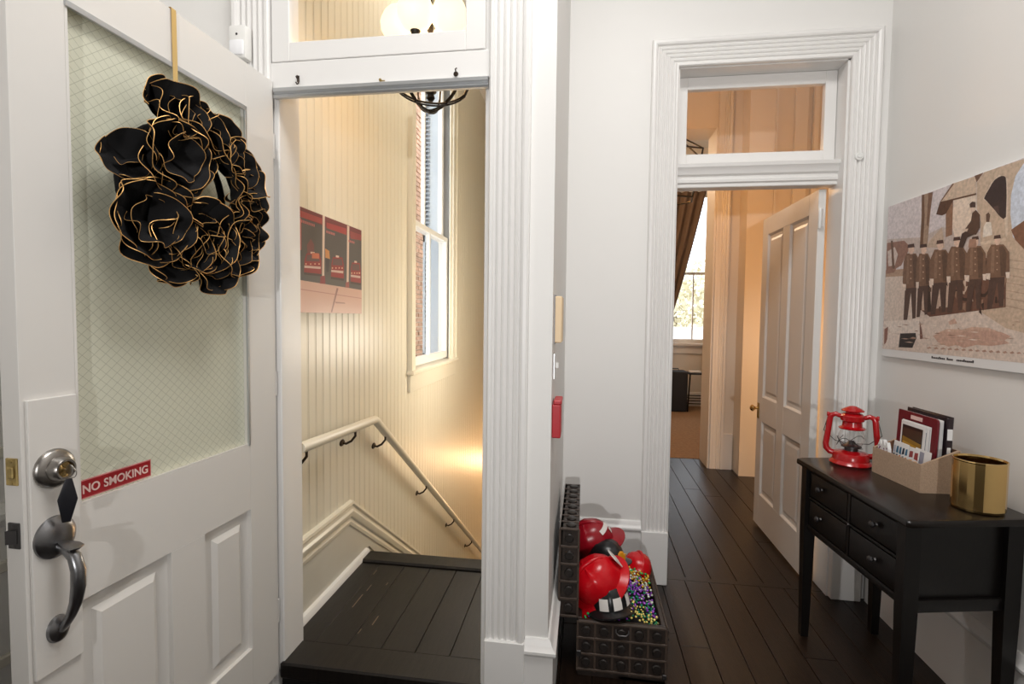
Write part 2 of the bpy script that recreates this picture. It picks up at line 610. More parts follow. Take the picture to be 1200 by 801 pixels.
# ---- stairs going down behind the landing
st = struct_root('floor', 'dark wooden stair flight descending beyond the landing', 'stairs')
for k in range(20):
    z = ZL - 0.185 * (k + 1)
    y = 2.40 + 0.262 * k
    bm = NB()
    bx(bm, XS + .005, -0.2, y - 0.02, y + 0.262, z - 0.03, z, 0.004)
    obj('tread', bm, 'landing', st)
    bm = NB()
    bx(bm, XS + .005, -0.2, y - 0.005, y + 0.01, z, z + 0.155)
    obj('riser', bm, 'cream_board', st)

# ---- ceilings
bm = NB()
bx(bm, XL - .2, XR + .2, YB - .2, Y1 + .1, H, H + .15)
bx(bm, -0.2, XR + .2, Y1, 2.74, H, H + .15)
struct('ceiling', bm, 'ceiling', 'white foyer ceiling above the frame', 'ceiling')
bm = NB()
bx(bm, XS - .2, -0.15, Y1 + .1, 8.8, H, H + .15)
struct('ceiling', bm, 'ceiling', 'cream ceiling above the stairwell', 'ceiling')
bm = NB()
bx(bm, -0.2, 3.0, 2.74, 8.4, 3.9, 4.05)
struct('ceiling', bm, 'ceiling', 'high ceiling of the rooms beyond the open door', 'ceiling')

# ---- walls
def wall(name, boxes, m, label):
    bm = NB()
    for b in boxes:
        bx(bm, *b)
    return struct(name, bm, m, label, 'wall', smooth=0)

wall('wall_right', [(XR, XR + .15, YB, 2.74, 0, H)], 'wall', 'off white right wall behind the console and the old photograph')
wall('wall_back', [(XL, XR, YB - .15, YB, 0, H)], 'wall', 'plain white wall behind the viewer')
wall('wall_left', [(XL - .15, XL, YB, Y1 + .1, 0, H)], 'wall', 'white left wall behind the glazed door')
wall('wall_entry', [(XL, -1.03, Y1, Y1 + .1, 0, H), (-0.31, -0.1, Y1, Y1 + .1, 0, H), (-1.03, -0.31, Y1, Y1 + .1, 2.86, H)], 'wall', 'white wall around the stair doorway and its transom')
wall('wall_side', [(-0.2, -0.1, Y1 + .1, 2.74, 0, H)], 'wall', 'short white return wall with the switches, behind the open chest')
wall('wall_hall', [(-0.1, 0.425, Y2, 2.74, 0, H), (1.19, XR, Y2, 2.74, 0, H), (0.425, 1.19, Y2, 2.74, 2.54, H)], 'wall', 'white wall with the moulded doorway to the far hallway')
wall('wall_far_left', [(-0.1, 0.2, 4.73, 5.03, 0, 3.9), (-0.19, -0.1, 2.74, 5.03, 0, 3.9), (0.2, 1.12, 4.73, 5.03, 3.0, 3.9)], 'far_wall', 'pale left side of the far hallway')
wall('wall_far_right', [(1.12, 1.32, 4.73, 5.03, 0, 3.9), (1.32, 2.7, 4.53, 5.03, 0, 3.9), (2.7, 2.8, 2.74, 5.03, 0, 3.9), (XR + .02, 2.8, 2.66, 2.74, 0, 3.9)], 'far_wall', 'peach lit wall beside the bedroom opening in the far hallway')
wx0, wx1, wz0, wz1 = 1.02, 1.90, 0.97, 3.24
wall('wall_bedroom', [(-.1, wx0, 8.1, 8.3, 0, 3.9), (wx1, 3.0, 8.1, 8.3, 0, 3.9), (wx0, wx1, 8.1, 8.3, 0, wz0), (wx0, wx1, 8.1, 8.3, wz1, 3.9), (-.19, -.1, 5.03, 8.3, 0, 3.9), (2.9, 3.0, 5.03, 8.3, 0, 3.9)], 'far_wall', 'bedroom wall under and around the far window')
wall('wall_stair_right', [(-0.2, -0.1, 2.74, 8.7, -5, H), (-0.2, -0.19, Y1 + .1, 2.74, -2.2, H), (-0.3, -0.2, Y1 + .1, 1.70, 0, H)], 'cream', 'cream right wall of the stairwell')
wall('wall_stair_end', [(XS - .1, -0.1, 8.6, 8.75, -5, H)], 'cream', 'cream end wall down the stairs')

# beadboard wall: base behind, one board each
WY0, WY1, WZ0, WZ1 = 3.13, 4.06, 0.985, 3.3
bm = NB()
X0 = XS - 0.012
for b in ((X0 - .15, X0, 1.60, WY0, -2.2, H), (X0 - .15, X0, WY1, 8.7, -5, H), (X0 - .15, X0, WY0, WY1, -2.2, WZ0), (X0 - .15, X0, WY0, WY1, WZ1, H)):
    bx(bm, *b)
bx(bm, XS - .1, -1.03, Y1 + .1, 1.70, 0, H)
wb = struct('wall_stair_left', bm, 'cream', 'cream beadboard wall of the stairwell with the red picture and handrail', 'wall', smooth=0)
BW = 0.058
def board_mesh(z0, z1):
    bm = NB()
    w = BW - 0.0012
    prof = [(0, -.011), (0, -.0012), (.0015, 0), (w - .010, 0), (w - .009, -.0014), (w - .008, -.0014), (w - .0068, -.0002), (w - .002, -.0002), (w, -.0016), (w, -.011)]
    lo = [bm.verts.new((b, a, z0)) for a, b in prof]
    hi = [bm.verts.new((b, a, z1)) for a, b in prof]
    for k in range(len(prof) - 1):
        bm.faces.new((lo[k], lo[k + 1], hi[k + 1], hi[k]))
    me = mesh_of('board', bm, smooth=0)
    me.materials.append(M['cream'])
    return me
boards = {'full': board_mesh(-2.2, H), 'low': board_mesh(-2.2, WZ0), 'high': board_mesh(WZ1, H)}
y = 1.66
while y < 6.2 - BW:
    for k in (('low', 'high') if WY0 - BW * .5 < y < WY1 - BW * .5 else ('full',)):
        o = bpy.data.objects.new('board', boards[k])
        COL.objects.link(o)
        o.parent = wb
        o.location = (XS, y, 0)
    y += BW

# ---- mouldings
BASE = [(0, 0), (.018, 0), (.018, .255), (.024, .26), (.028, .268), (.028, .276), (.020, .283), (.014, .292), (.011, .303), (.006, .309), (0, .309)]
def fluted(w, n):
    p = [(0, 0), (0, .020), (.004, .025), (.013, .025), (.017, .018)]
    a0, a1 = .020, w - .030
    s = (a1 - a0) / n
    for i in range(n):
        a = a0 + s * i
        p += [(a + .12 * s, .016), (a + .30 * s, .023), (a + .62 * s, .0255), (a + .88 * s, .019)]
    p += [(w - .028, .017), (w - .024, .028), (w - .016, .032), (w - .006, .032), (w, .026), (w, 0)]
    return p
CAS = fluted(.128, 4)
def trim(name, m, label, *sweeps, extra=(), smooth=25):
    bm = NB()
    for prof, path, N in sweeps:
        sweep(bm, prof, path, N)
    for e in extra:
        bx(bm, *e)
    return struct(name, bm, m, label, 'trim', smooth)

trim('baseboard_hall', 'trim', 'tall white baseboard turning the corner behind the chest',
     (BASE, [(-0.172, Y1, 0), (-0.1, Y1, 0), (-0.1, Y2, 0), (.299, Y2, 0)], (0, 0, 1)))
trim('baseboard_right', 'trim', 'tall white baseboard under the console',
     (BASE, [(XR, Y2 - .02, 0), (XR, YB, 0)], (0, 0, 1)))
trim('baseboard_left', 'trim', 'white baseboard of the left wall',
     (BASE, [(XL, YB, 0), (XL, Y1, 0), (-1.16, Y1, 0)], (0, 0, 1)))
# stair doorway casing, plinths, corner boards
trim('trim_1', 'trim', 'fluted white casing around the stair doorway and its transom',
     (CAS, [(-0.302, Y1, .303), (-0.302, Y1, 2.78), (-1.03, Y1, 2.78), (-1.03, Y1, .303)], (0, -1, 0)),
     extra=[(-0.302, -0.172, Y1 - .034, Y1, 0, .303, .003), (-1.16, -1.03, Y1 - .034, Y1, 0, .303, .003)])
trim('trim_2', 'trim', 'white header and jambs of the stair doorway',
     extra=[(-1.03, -0.302, Y1 - .012, Y1 + .05, 2.064, 2.148, .002), (-1.03, -1.008, Y1 - .002, Y1 + .12, .10, 2.86, .003), (-0.318, -0.302, Y1 - .002, Y1 + .12, .10, 2.86, .003), (-1.03, -0.302, Y1, Y1 + .09, 2.80, 2.86)])
bm = NB()
sweep(bm, [(0, 0), (0, .012), (.006, .016), (.014, .008), (.02, .016), (.030, .016), (.036, .006), (.036, 0)], [(-0.306, Y1 - .012, 2.030), (-1.012, Y1 - .012, 2.030)], (0, -1, 0))
struct('trim_3', bm, 'metal_grey', 'grey metal weatherstrip under the stair doorway header', 'trim', 20)
# far doorway casing
CASR = fluted(.128, 4)
trim('trim_4', 'trim', 'fluted white casing around the far doorway and transom',
     (CASR, [(1.19, Y2, .268), (1.19, Y2, 2.54), (.425, Y2, 2.54), (.425, Y2, .268)], (0, -1, 0)),
     extra=[(.297, .428, Y2 - .036, Y2, 0, .268, .003), (1.187, 1.32, Y2 - .036, Y2, 0, .268, .003)])
trim('trim_5', 'trim', 'white jambs, soffit and moulded crossbar of the far doorway',
     ([(0, 0), (.0, .02), (.016, .022), (.022, .034), (.034, .036), (.040, .028), (.052, .028), (.060, .040), (.078, .046), (.092, .058), (.108, .062), (.112, .05), (.112, 0)], [(1.18, Y2 + .085, 1.985), (.432, Y2 + .085, 1.985)], (0, -1, 0)),
     extra=[(.413, .432, Y2 - .002, 2.75, 0, 2.545), (1.180, 1.20, Y2 - .002, 2.75, 0, 2.545), (.42, 1.19, Y2 - .002, 2.75, 2.535, 2.555), (.432, 1.18, Y2 + .06, 2.75, 1.987, 2.10)])
# far hallway trims
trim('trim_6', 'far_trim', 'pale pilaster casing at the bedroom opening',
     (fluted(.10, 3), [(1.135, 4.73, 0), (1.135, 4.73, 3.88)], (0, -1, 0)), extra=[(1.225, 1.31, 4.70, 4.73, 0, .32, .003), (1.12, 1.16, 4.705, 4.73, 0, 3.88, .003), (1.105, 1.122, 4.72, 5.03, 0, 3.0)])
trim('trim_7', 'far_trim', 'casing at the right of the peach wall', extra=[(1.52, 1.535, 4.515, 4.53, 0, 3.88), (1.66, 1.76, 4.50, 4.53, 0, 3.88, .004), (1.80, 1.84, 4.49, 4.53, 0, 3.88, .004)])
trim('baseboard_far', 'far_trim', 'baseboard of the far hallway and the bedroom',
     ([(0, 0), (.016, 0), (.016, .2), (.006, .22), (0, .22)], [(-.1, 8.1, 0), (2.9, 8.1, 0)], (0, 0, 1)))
# landing wall base, cap that turns down the stairs, shoe
bm = NB()
CAP = [(0, 0), (.016, 0), (.018, .014), (.012, .03), (.020, .036), (.026, .052), (.026, .06), (.018, .068), (.014, .082), (.022, .090), (.020, .102), (0, .106)]
def cap_path(prof, zt, drop=0.0):
    # along the landing, then down the rake; the wall faces +X
    N = Vector((1, 0, 0))
    path = [Vector((XS, 1.66, zt)), Vector((XS, 2.215, zt)), Vector((XS, 6.1, zt - .715 * (6.1 - 2.215)))]
    sweep(bm, [(-b, a) for a, b in prof], path, N)
cap_path(CAP, .352)
struct('trim_8', bm, 'cream', 'white moulded cap above the landing base turning down along the stairs', 'trim', 25)
bm = NB()
bm2 = [(1.66, .148), (1.66, .355), (2.215, .355), (6.1, .355 - .715 * 3.885), (6.1, -.30 - .715 * 3.885), (2.44, .148)]
prism(bm, bm2, XS - .002, XS + .012, mtx=Matrix(((0, 0, 1, 0), (1, 0, 0, 0), (0, 1, 0, 0), (0, 0, 0, 1))))
struct('baseboard_landing', bm, 'cream_board', 'plain cream base panel beside the landing', 'trim', 0)
bm = NB()
sweep(bm, [(0, 0), (.024, 0), (.022, .012), (.014, .024), (0, .028)], [(XS + .012, 1.66, ZL), (XS + .012, 2.40, ZL)], (0, 0, 1))
struct('trim_9', bm, 'trim', 'white shoe moulding along the landing floor', 'trim', 40)
# left wall panelling
bm = NB()
sweep(bm, [(0, 0), (.02, .002), (.03, .02), (.03, .035), (.018, .05), (0, .056)], [(XL, YB, .775), (XL, Y1, .775), (-1.16, Y1, .775)], (0, 0, 1))
struct('trim_10', bm, 'trim', 'white chair rail on the left wall behind the door edge', 'trim', 25)
bm = NB()
for (a, b, z0, z1) in ((-.9, .1, .40, .68), (.25, 1.35, .40, .68), (.25, 1.35, .95, 2.6)):
    for e in ((XL, XL + .014, a, a + .03, z0, z1), (XL, XL + .014, b - .03, b, z0, z1), (XL, XL + .014, a, b, z0, z0 + .03), (XL, XL + .014, a, b, z1 - .03, z1)):
        bx(bm, *e, bev=.004)
struct('trim_11', bm, 'cream_board', 'panel mouldings on the left wall', 'trim', 0)

# ---- windows
def sash(parent, name, axis, plane, u0, u1, z0, z1, t, stile, bot, top, muntins, m='sash'):
    """One sash in the plane x=plane (axis 'x') or y=plane (axis 'y')."""
    bm = NB()
    def b(ua, ub, za, zb, tt=t):
        if axis == 'x':
            bx(bm, plane - tt / 2, plane + tt / 2, ua, ub, za, zb, .002)
        else:
            bx(bm, ua, ub, plane - tt / 2, plane + tt / 2, za, zb, .002)
    b(u0, u0 + stile, z0, z1)
    b(u1 - stile, u1, z0, z1)
    b(u0 + stile, u1 - stile, z0, z0 + bot)
    b(u0 + stile, u1 - stile, z1 - top, z1)
    for q in muntins:
        b(q - .010, q + .010, z0 + bot, z1 - top, t * .8)
    o = obj(name, bm, m, parent)
    edges = [u0 + stile] + list(muntins) + [u1 - stile]
    for a, c in zip(edges, edges[1:]):
        bm = NB()
        if axis == 'x':
            bx(bm, plane - .002, plane + .002, a, c, z0 + bot, z1 - top)
        else:
            bx(bm, a, c, plane - .002, plane + .002, z0 + bot, z1 - top)
        obj('pane', bm, 'glass', o, smooth=0)
    return o

# stairwell window
w1 = struct_root('window_1', 'tall white sash window in the beadboard wall above the stairs', 'window')
sash(w1, 'lower_sash', 'x', XS - .045, WY0, WY1, 1.0, 1.965, .035, .042, .055, .035, [3.595], 'sash')
sash(w1, 'upper_sash', 'x', XS - .085, WY0, WY1, 1.93, 3.30, .035, .042, .035, .05, [3.595], 'sash')
bm = NB()
sweep(bm, [(0, 0), (0, .02), (.012, .022), (.07, .022), (.08, .03), (.095, .03), (.095, 0)], [(XS, WY0, .985), (XS, WY0, 3.3), (XS, WY1, 3.3), (XS, WY1, .985)][::-1], (1, 0, 0))
obj('casing', bm, 'cream', w1)
bm = NB()
bx(bm, XS - .16, XS + .045, WY0 - .11, WY1 + .11, .962, .988, .006)
obj('sill', bm, 'cream', w1)
bm = NB()
bx(bm, XS - .001, XS + .018, WY0 - .09, WY1 + .09, .852, .962, .003)
obj('apron', bm, 'cream', w1)
bm = NB()
bx(bm, XS - .162, XS - .001, WY0 - .012, WY0, .985, 3.3)
bx(bm, XS - .105, XS - .001, WY1, WY1 + .012, .985, 3.3)
bx(bm, XS - .162, XS - .001, WY0, WY1, 3.3, 3.31)
obj('jamb', bm, 'sash', w1)
bm = NB()
bx(bm, XS - .166, XS - .105, WY1 - .004, WY1 + .012, .985, 3.3, .002)
obj('outer_jamb', bm, 'shutter', w1)['label'] = 'blue grey outer jamb'
# transom sash over the stair doorway
w2 = struct_root('window_2', 'wide transom window above the stair doorway with glowing globes behind', 'window')
o = sash(w2, 'transom_sash', 'y', Y1 + .006, -1.026, -0.318, 2.150, 2.80, .036, .062, .060, .06, [], 'trim')
# transom over the far doorway
w3 = struct_root('window_3', 'small transom window over the far doorway, amber room behind', 'window')
sash(w3, 'transom_sash', 'y', 2.715, .434, 1.178, 2.102, 2.534, .035, .052, .055, .06, [], 'trim')
# bedroom window
w4 = struct_root('window_4', 'bright far bedroom window with brown curtain', 'window')
sash(w4, 'lower_sash', 'y', 8.16, wx0, wx1, wz0, 2.05, .035, .05, .06, .035, [1.63], 'far_trim')
sash(w4, 'upper_sash', 'y', 8.20, wx0, wx1, 2.02, wz1, .035, .05, .035, .05, [], 'far_trim')
bm = NB()
sweep(bm, [(0, 0), (0, .02), (.09, .025), (.09, 0)], [(wx1, 8.1, wz0), (wx1, 8.1, wz1), (wx0, 8.1, wz1), (wx0, 8.1, wz0)], (0, -1, 0))
obj('casing', bm, 'far_trim', w4)
bm = NB()
bx(bm, wx0 - .12, wx1 + .12, 8.03, 8.14, wz0 - .04, wz0, .005)
bx(bm, wx0 - .09, wx1 + .09, 8.075, 8.1, wz0 - .16, wz0 - .04, .003)
obj('sill', bm, 'far_trim', w4)

# ---- doors
def panel_door(root, W, z0, z1, T, panels, m, glass_open=None):
    """Local x = along the door from the hinge, local y = out of the face; stiles and rails are what is left round the panels."""
    xs = sorted({0, W} | {p[0] for p in panels} | {p[1] for p in panels} | (set(glass_open[:2]) if glass_open else set()))
    zs = sorted({z0, z1} | {p[2] for p in panels} | {p[3] for p in panels} | (set(glass_open[2:]) if glass_open else set()))
    holes = list(panels) + ([glass_open] if glass_open else [])
    return xs, zs, holes

# entry door (hinged at the left jamb, swung into the hall)
d1 = struct_root('door_1', 'white half glazed door standing open at left with wreath and nickel lock', 'door', (-1.018, 1.562, 0), (0, 0, math.radians(-92)))
DW, DZ0, DZ1, DT = .757, .105, 2.085, .042
GX0, GX1, GZ0, GZ1 = .129, .654, .925, 1.953
def dbox(name, b, parent=d1, m='door', bev=.0007):
    bm = NB()
    bx(bm, b[0], b[1], -DT, 0, b[2], b[3], bev)
    return obj(name, bm, m, parent)
dbox('stile', (0, GX0, DZ0, DZ1))
dbox('stile', (GX1, DW, DZ0, DZ1))
dbox('top_rail', (GX0, GX1, GZ1, DZ1))
dbox('lock_rail', (GX0, GX1, .722, GZ0))
dbox('bottom_rail', (GX0, GX1, DZ0, .275))
dbox('mullion', (.315, .427, .275, .722))
for (a, b) in ((GX0 - .028, .315), (.427, GX1 + .004)):
    a = max(a, GX0)
    bm = NB()
    y0 = -.013
    vs = []
    for (ins, yy) in ((0, y0), (.028, y0), (.034, y0), (.050, -.004)):
        vs.append([bm.verts.new(p) for p in ((a + ins, yy, .275 + ins), (b - ins, yy, .275 + ins), (b - ins, yy, .722 - ins), (a + ins, yy, .722 - ins))])
    for r0, r1 in zip(vs, vs[1:]):
        for k in range(4):
            bm.faces.new((r0[k], r0[(k + 1) % 4], r1[(k + 1) % 4], r1[k]))
    bm.faces.new(vs[-1])
    bx(bm, a, b, -.030, -.014, .275, .722)
    obj('panel', bm, 'door', d1, smooth=0)
bm = NB()
bx(bm, GX0 - .004, GX1 + .004, -.024, -.017, GZ0 - .004, GZ1 + .004)
obj('wired_pane', bm, 'wired', d1, smooth=0)
bm = NB()
sweep(bm, [(0, 0), (-.006, 0), (-.006, -.006), (-.002, -.017), (0, -.017)], [(GX1, 0, GZ0), (GX1, 0, GZ1), (GX0, 0, GZ1), (GX0, 0, GZ0)][::-1], (0, 1, 0), closed=True)
obj('glazing_bead', bm, 'door', d1, smooth=25)
bm = NB()
bx(bm, GX0, GX1, -.004, .004, GZ1 - .012, GZ1 + .001, .001)
bx(bm, GX0 - .001, GX0 + .007, -.004, .003, GZ0, GZ1, .001)
obj('metal_glazing_strip', bm, 'metal_grey', d1)
bm = NB()
bx(bm, .658, .750, 0, .008, .615, 1.163, .0015)
obj('lock_board', bm, 'door', d1)
for (z, m, h) in ((1.028, 'old_brass', .052), (.905, 'steel_dark', .05)):
    bm = NB()
    bx(bm, DW - .001, DW + .003, -.034, -.008, z - h / 2, z + h / 2, .001)
    lp = obj('latch_plate', bm, m, d1)
    bm = NB()
    if m == 'old_brass':
        bx(bm, DW + .002, DW + .006, -.028, -.014, z - .013, z + .010, .002)
    else:
        prism(bm, [(DW + .002, -.028), (DW + .012, -.028), (DW + .004, -.012), (DW + .002, -.012)], z - .014, z + .012)
    obj('latch_bolt', bm, m, lp)
    bm = NB()
    for q in (-1, 1):
        lathe(bm, [(0, .0012), (.003, .0008), (.0035, 0)], 10, axis_mtx((DW + .003, -.021, z + q * h * .40), (1, 0, 0)))
    obj('screw', bm, m, lp)
for z in (.32, 1.1, 1.88):
    bm = NB()
    lathe(bm, [(0, -.04), (.006, -.04), (.006, .04), (0, .04)], 10, Matrix.Translation((-.006, -.006, z)))
    obj('hinge', bm, 'door', d1)

# far door, four panels, opened into the far hallway
d2 = struct_root('door_2', 'white four panel door standing open beside the black console', 'door', (1.118, 2.705, 0), (0, 0, math.radians(90)))
D2W, D2T = .785, .034
def d2box(name, b, bev=.0015):
    bm = NB()
    bx(bm, b[0], b[1], 0 - D2T, 0, b[2], b[3], bev)   # face at local y=0 ... flipped below
    for v in bm.verts:
        v.co.y = -v.co.y - D2T
    return obj(name, bm, 'door', d2)
PX = [(.105, .345), (.445, .690)]
PZ = [(.222, .690), (.845, 1.865)]
d2box('stile', (0, PX[0][0], .018, 1.972))
d2box('stile', (PX[1][1], D2W, .018, 1.972))
d2box('mullion', (PX[0][1], PX[1][0], .222, 1.865))
d2box('top_rail', (PX[0][0], PX[1][1], 1.865, 1.972))
d2box('lock_rail', (PX[0][0], PX[0][1], .690, .845))
d2box('lock_rail', (PX[1][0], PX[1][1], .690, .845))
d2box('bottom_rail', (PX[0][0], PX[1][1], .018, .222))
for (a, b) in PX:
    for (c, e) in PZ:
        bm = NB()
        for side in (0, 1):
            vs = []
            for (ins, yy) in ((0, 0.0005), (.012, -.010), (.030, -.011), (.045, -.006)):
                y = yy if side == 0 else -D2T - yy
                vs.append([bm.verts.new(p) for p in ((a + ins, y, c + ins), (b - ins, y, c + ins), (b - ins, y, e - ins), (a + ins, y, e - ins))])
            for r0, r1 in zip(vs, vs[1:]):
                for k in range(4):
                    bm.faces.new((r0[k], r0[(k + 1) % 4], r1[(k + 1) % 4], r1[k]))
            bm.faces.new(vs[-1])
        obj('panel', bm, 'door', d2, smooth=0)
# the visible face looks toward -X, which is local +y
bm = NB()
bx(bm, .738, .772, .0, .003, .70, .80, .001)
pl = obj('lock_plate', bm, 'old_brass', d2)
bm = NB()
lathe(bm, [(0, .050), (.012, .048), (.020, .040), (.021, .032), (.014, .024), (.008, .018), (.008, 0)], 16, axis_mtx((.757, .002, .765), (0, 1, 0)))
obj('knob', bm, 'brass', pl)
for (z, m, hh) in ((1.83, 'trim', .05), (.20, 'old_brass', .045)):
    bm = NB()
    lathe(bm, [(0, -hh), (.004, -hh), (.007, -hh + .006), (.007, hh - .006), (.004, hh), (0, hh)], 10, Matrix.Translation((-.010, -.004, z)))
    bx(bm, -.034, -.004, -.012, -.009, z - hh * .85, z + hh * .85)
    obj('hinge', bm, m, d2)

# ================================================================ THINGS
def wobj(name, bm, m, root, smooth=35):
    """A part built in world coordinates, hung under its thing."""
    me = bm if isinstance(bm, bpy.types.Mesh) else mesh_of(name, bm, smooth)
    base = root
    inv = root.matrix_basis.inverted()
    if root.parent is not None:
        inv = root.matrix_basis.inverted() @ root.parent.matrix_basis.inverted()
    me.transform(inv)
    return obj(name, me, m, base)

def copy_thing(o, loc=None, rot=None, label=None, group=None):
    c = o.copy()
    COL.objects.link(c)
    if loc is not None:
        c.location = loc
    if rot is not None:
        c.rotation_euler = rot
    if label:
        c['label'] = label
    if group:
        c['group'] = group
    for ch in list(o.children):
        k = ch.copy()
        COL.objects.link(k)
        k.parent = c
        for g in list(ch.children):
            q = g.copy()
            COL.objects.link(q)
            q.parent = k
    return c

D1M = Matrix.Translation((-1.018, 1.562, 0)) @ Matrix.Rotation(math.radians(-92), 4, 'Z')
def dp(s, out, z):
    return D1M @ Vector((s - .013, out, z))
DROT = (0, 0, math.radians(-92))

# ---- wreath of black felt flowers
wr = thing('wreath', 'black ruffled felt flower wreath with gold edges on the glazed door', 'wreath', dp(.415, -.01, 1.63), DROT)
def petal_meshes(seed, spread=80, ruf=.13, k=5):
    r_ = random.Random(seed)
    ph = r_.uniform(0, 6)
    nr, na = 6, 26
    bm = NB()
    rows = []
    def pos(t, q):
        ang = math.radians(-spread + 2 * spread * q)
        rad = t * (0.80 + 0.20 * math.cos(ang))
        wob = 1 + .05 * t * math.sin(3 * ang + ph)
        z = .34 * t ** 2.0 + ruf * t ** 3 * math.sin(k * ang * 1.25 + ph) + .05 * t ** 3 * math.sin(9 * ang + 2 * ph)
        return Vector((rad * wob * math.cos(ang), rad * wob * math.sin(ang) * .95, z))
    c = bm.verts.new((0, 0, 0))
    for i in range(1, nr + 1):
        rows.append([bm.verts.new(pos(i / nr, j / na)) for j in range(na + 1)])
    for j in range(na):
        bm.faces.new((c, rows[0][j], rows[0][j + 1]))
    for a, b in zip(rows, rows[1:]):
        for j in range(na):
            bm.faces.new((a[j], b[j], b[j + 1], a[j + 1]))
    me = mesh_of('petal', bm, 60)
    me.materials.append(M['felt'])
    bm = NB()
    tube(bm, [pos(1.0, j / (na * 1.5)) for j in range(int(na * 1.5) + 1)], .0085, 4)
    eg = mesh_of('gold_edge', bm, 60)
    eg.materials.append(M['gold_wire'])
    return me, eg
PET = [petal_meshes(i + 3, 62 + 9 * (i % 3), (.07, .12, .17)[i % 3], 4 + i % 3) for i in range(9)]
rw = random.Random(21)
def flower(ds, dz, r, out, tilt_s, tilt_z, n_out=6, n_in=2, open_=0.0):
    """ds, dz from the wreath centre; the flower looks along (tilt_s, 1, tilt_z)."""
    nrm = Vector((tilt_s, 1.0, tilt_z)).normalized()
    base = axis_mtx((ds, out, dz), nrm, (1, 0, 0))
    a0 = rw.uniform(0, 6.28)
    for ring, n, rr, lift in ((0, n_out, 1.0, 0.0), (1, n_in, .66, .012)):
        for k in range(n):
            me, eg = rw.choice(PET)
            a = a0 + ring * .5 + 2 * PI * k / n + rw.uniform(-.18, .18)
            p = bpy.data.objects.new('petal', me)
            COL.objects.link(p)
            p.parent = wr
            s = r * rr * rw.uniform(.86, 1.08)
            up_ = (.10 + .35 * ring + open_) + rw.uniform(-.12, .2)
            p.matrix_basis = base @ Matrix.Translation((0, 0, lift + .006 * (k % 3))) @ Matrix.Rotation(a, 4, 'Z') @ Matrix.Rotation(-up_, 4, 'Y') @ Matrix.Diagonal((s, s, s, 1))
            e = bpy.data.objects.new('gold_edge', eg)
            COL.objects.link(e)
            e.parent = p
FL = [  # ds (+ towards the lock), dz, radius, out, tilt s, tilt z, petals outside and inside, opening
    (.085, .075, .130, .060, .05, .05, 7, 3, .03),
    (.150, -.105, .138, .055, .20, .00, 7, 3, .0),
    (.010, -.120, .130, .060, .05, -.10, 7, 3, .03),
    (-.035, -.180, .120, .055, -.05, -.25, 6, 2, .15),
    (.065, .185, .108, .045, .15, .45, 6, 2, .25),
    (-.010, .165, .115, .050, -.05, .40, 6, 2, .2),
    (-.080, .150, .122, .050, -.10, .25, 6, 2, .15),
    (-.150, .110, .125, .048, -.22, .18, 6, 2, .15),
    (-.172, .025, .122, .050, -.25, .05, 6, 2, .15),
    (-.162, -.055, .125, .052, -.25, -.08, 6, 2, .15),
    (-.110, -.120, .130, .055, -.18, -.15, 6, 3, .12),
    (.075, -.155, .120, .046, .12, -.30, 6, 2, .12),
    (.170, .045, .080, .035, .50, .20, 5, 1, .15),
]
for f in FL:
    flower(f[0] * .90, f[1] * .86 - .004, f[2] * .79, *f[3:])
bm = NB()
lathe(bm, [(.155 + .009 * math.cos(a), .009 * math.sin(a)) for a in [2 * PI * k / 8 for k in range(8)]], 32, axis_mtx((0, .022, -.0), (0, 1, 0)), closed=True)
obj('ring_form', bm, 'felt', wr)
bm = NB()
pts = [(-.012, .016, .12), (-.011, .014, .456), (-.011, .0125, .4575), (-.011, -.034, .4585)]
a = [bm.verts.new((x - .0075, y, z)) for x, y, z in pts]
b = [bm.verts.new((x + .0075, y, z)) for x, y, z in pts]
for k in range(3):
    bm.faces.new((a[k], b[k], b[k + 1], a[k + 1]))
obj('gold_ribbon', bm, 'ribbon', wr, smooth=0)['label'] = 'gold satin ribbon over the door top'

# ---- NO SMOKING sign
sg = thing('no_smoking_sign', 'small red NO SMOKING sticker at the bottom of the wired glass', 'sign', dp(.567, -.0165, .952), DROT)
bm = NB()
bx(bm, -.0885, .0885, 0, .001, -.0205, .0205)
obj('backing', bm, 'sign_edge', sg, smooth=0)
bm = NB()
bx(bm, -.086, .086, .0008, .0016, -.018, .018)
obj('red_plate', bm, 'sign_red', sg, smooth=0)
def fit_text(body, w, h, bold=.02):
    cu = bpy.data.curves.new('lettering', 'FONT')
    cu.body = body
    cu.size = 1
    cu.offset = bold
    cu.extrude = .005
    cu.space_word = 1.15
    t = bpy.data.objects.new('lettering', cu)
    COL.objects.link(t)
    me = bpy.data.meshes.new_from_object(t.evaluated_get(bpy.context.evaluated_depsgraph_get()))
    bpy.data.objects.remove(t)
    me.materials.clear()
    xs = [v.co.x for v in me.vertices]
    ys = [v.co.y for v in me.vertices]
    cx, cy = (max(xs) + min(xs)) / 2, (max(ys) + min(ys)) / 2
    sx, sy = w / (max(xs) - min(xs)), h / (max(ys) - min(ys))
    for v in me.vertices:
        v.co = Vector(((v.co.x - cx) * sx, (v.co.y - cy) * sy, v.co.z * .06))
    return me
me = fit_text('NO SMOKING', .158, .0195)
me.transform(Matrix(((-1, 0, 0, 0), (0, 0, 1, .0018), (0, 1, 0, 0), (0, 0, 0, 1))))
obj('lettering', me, 'sign_letter', sg, smooth=0)

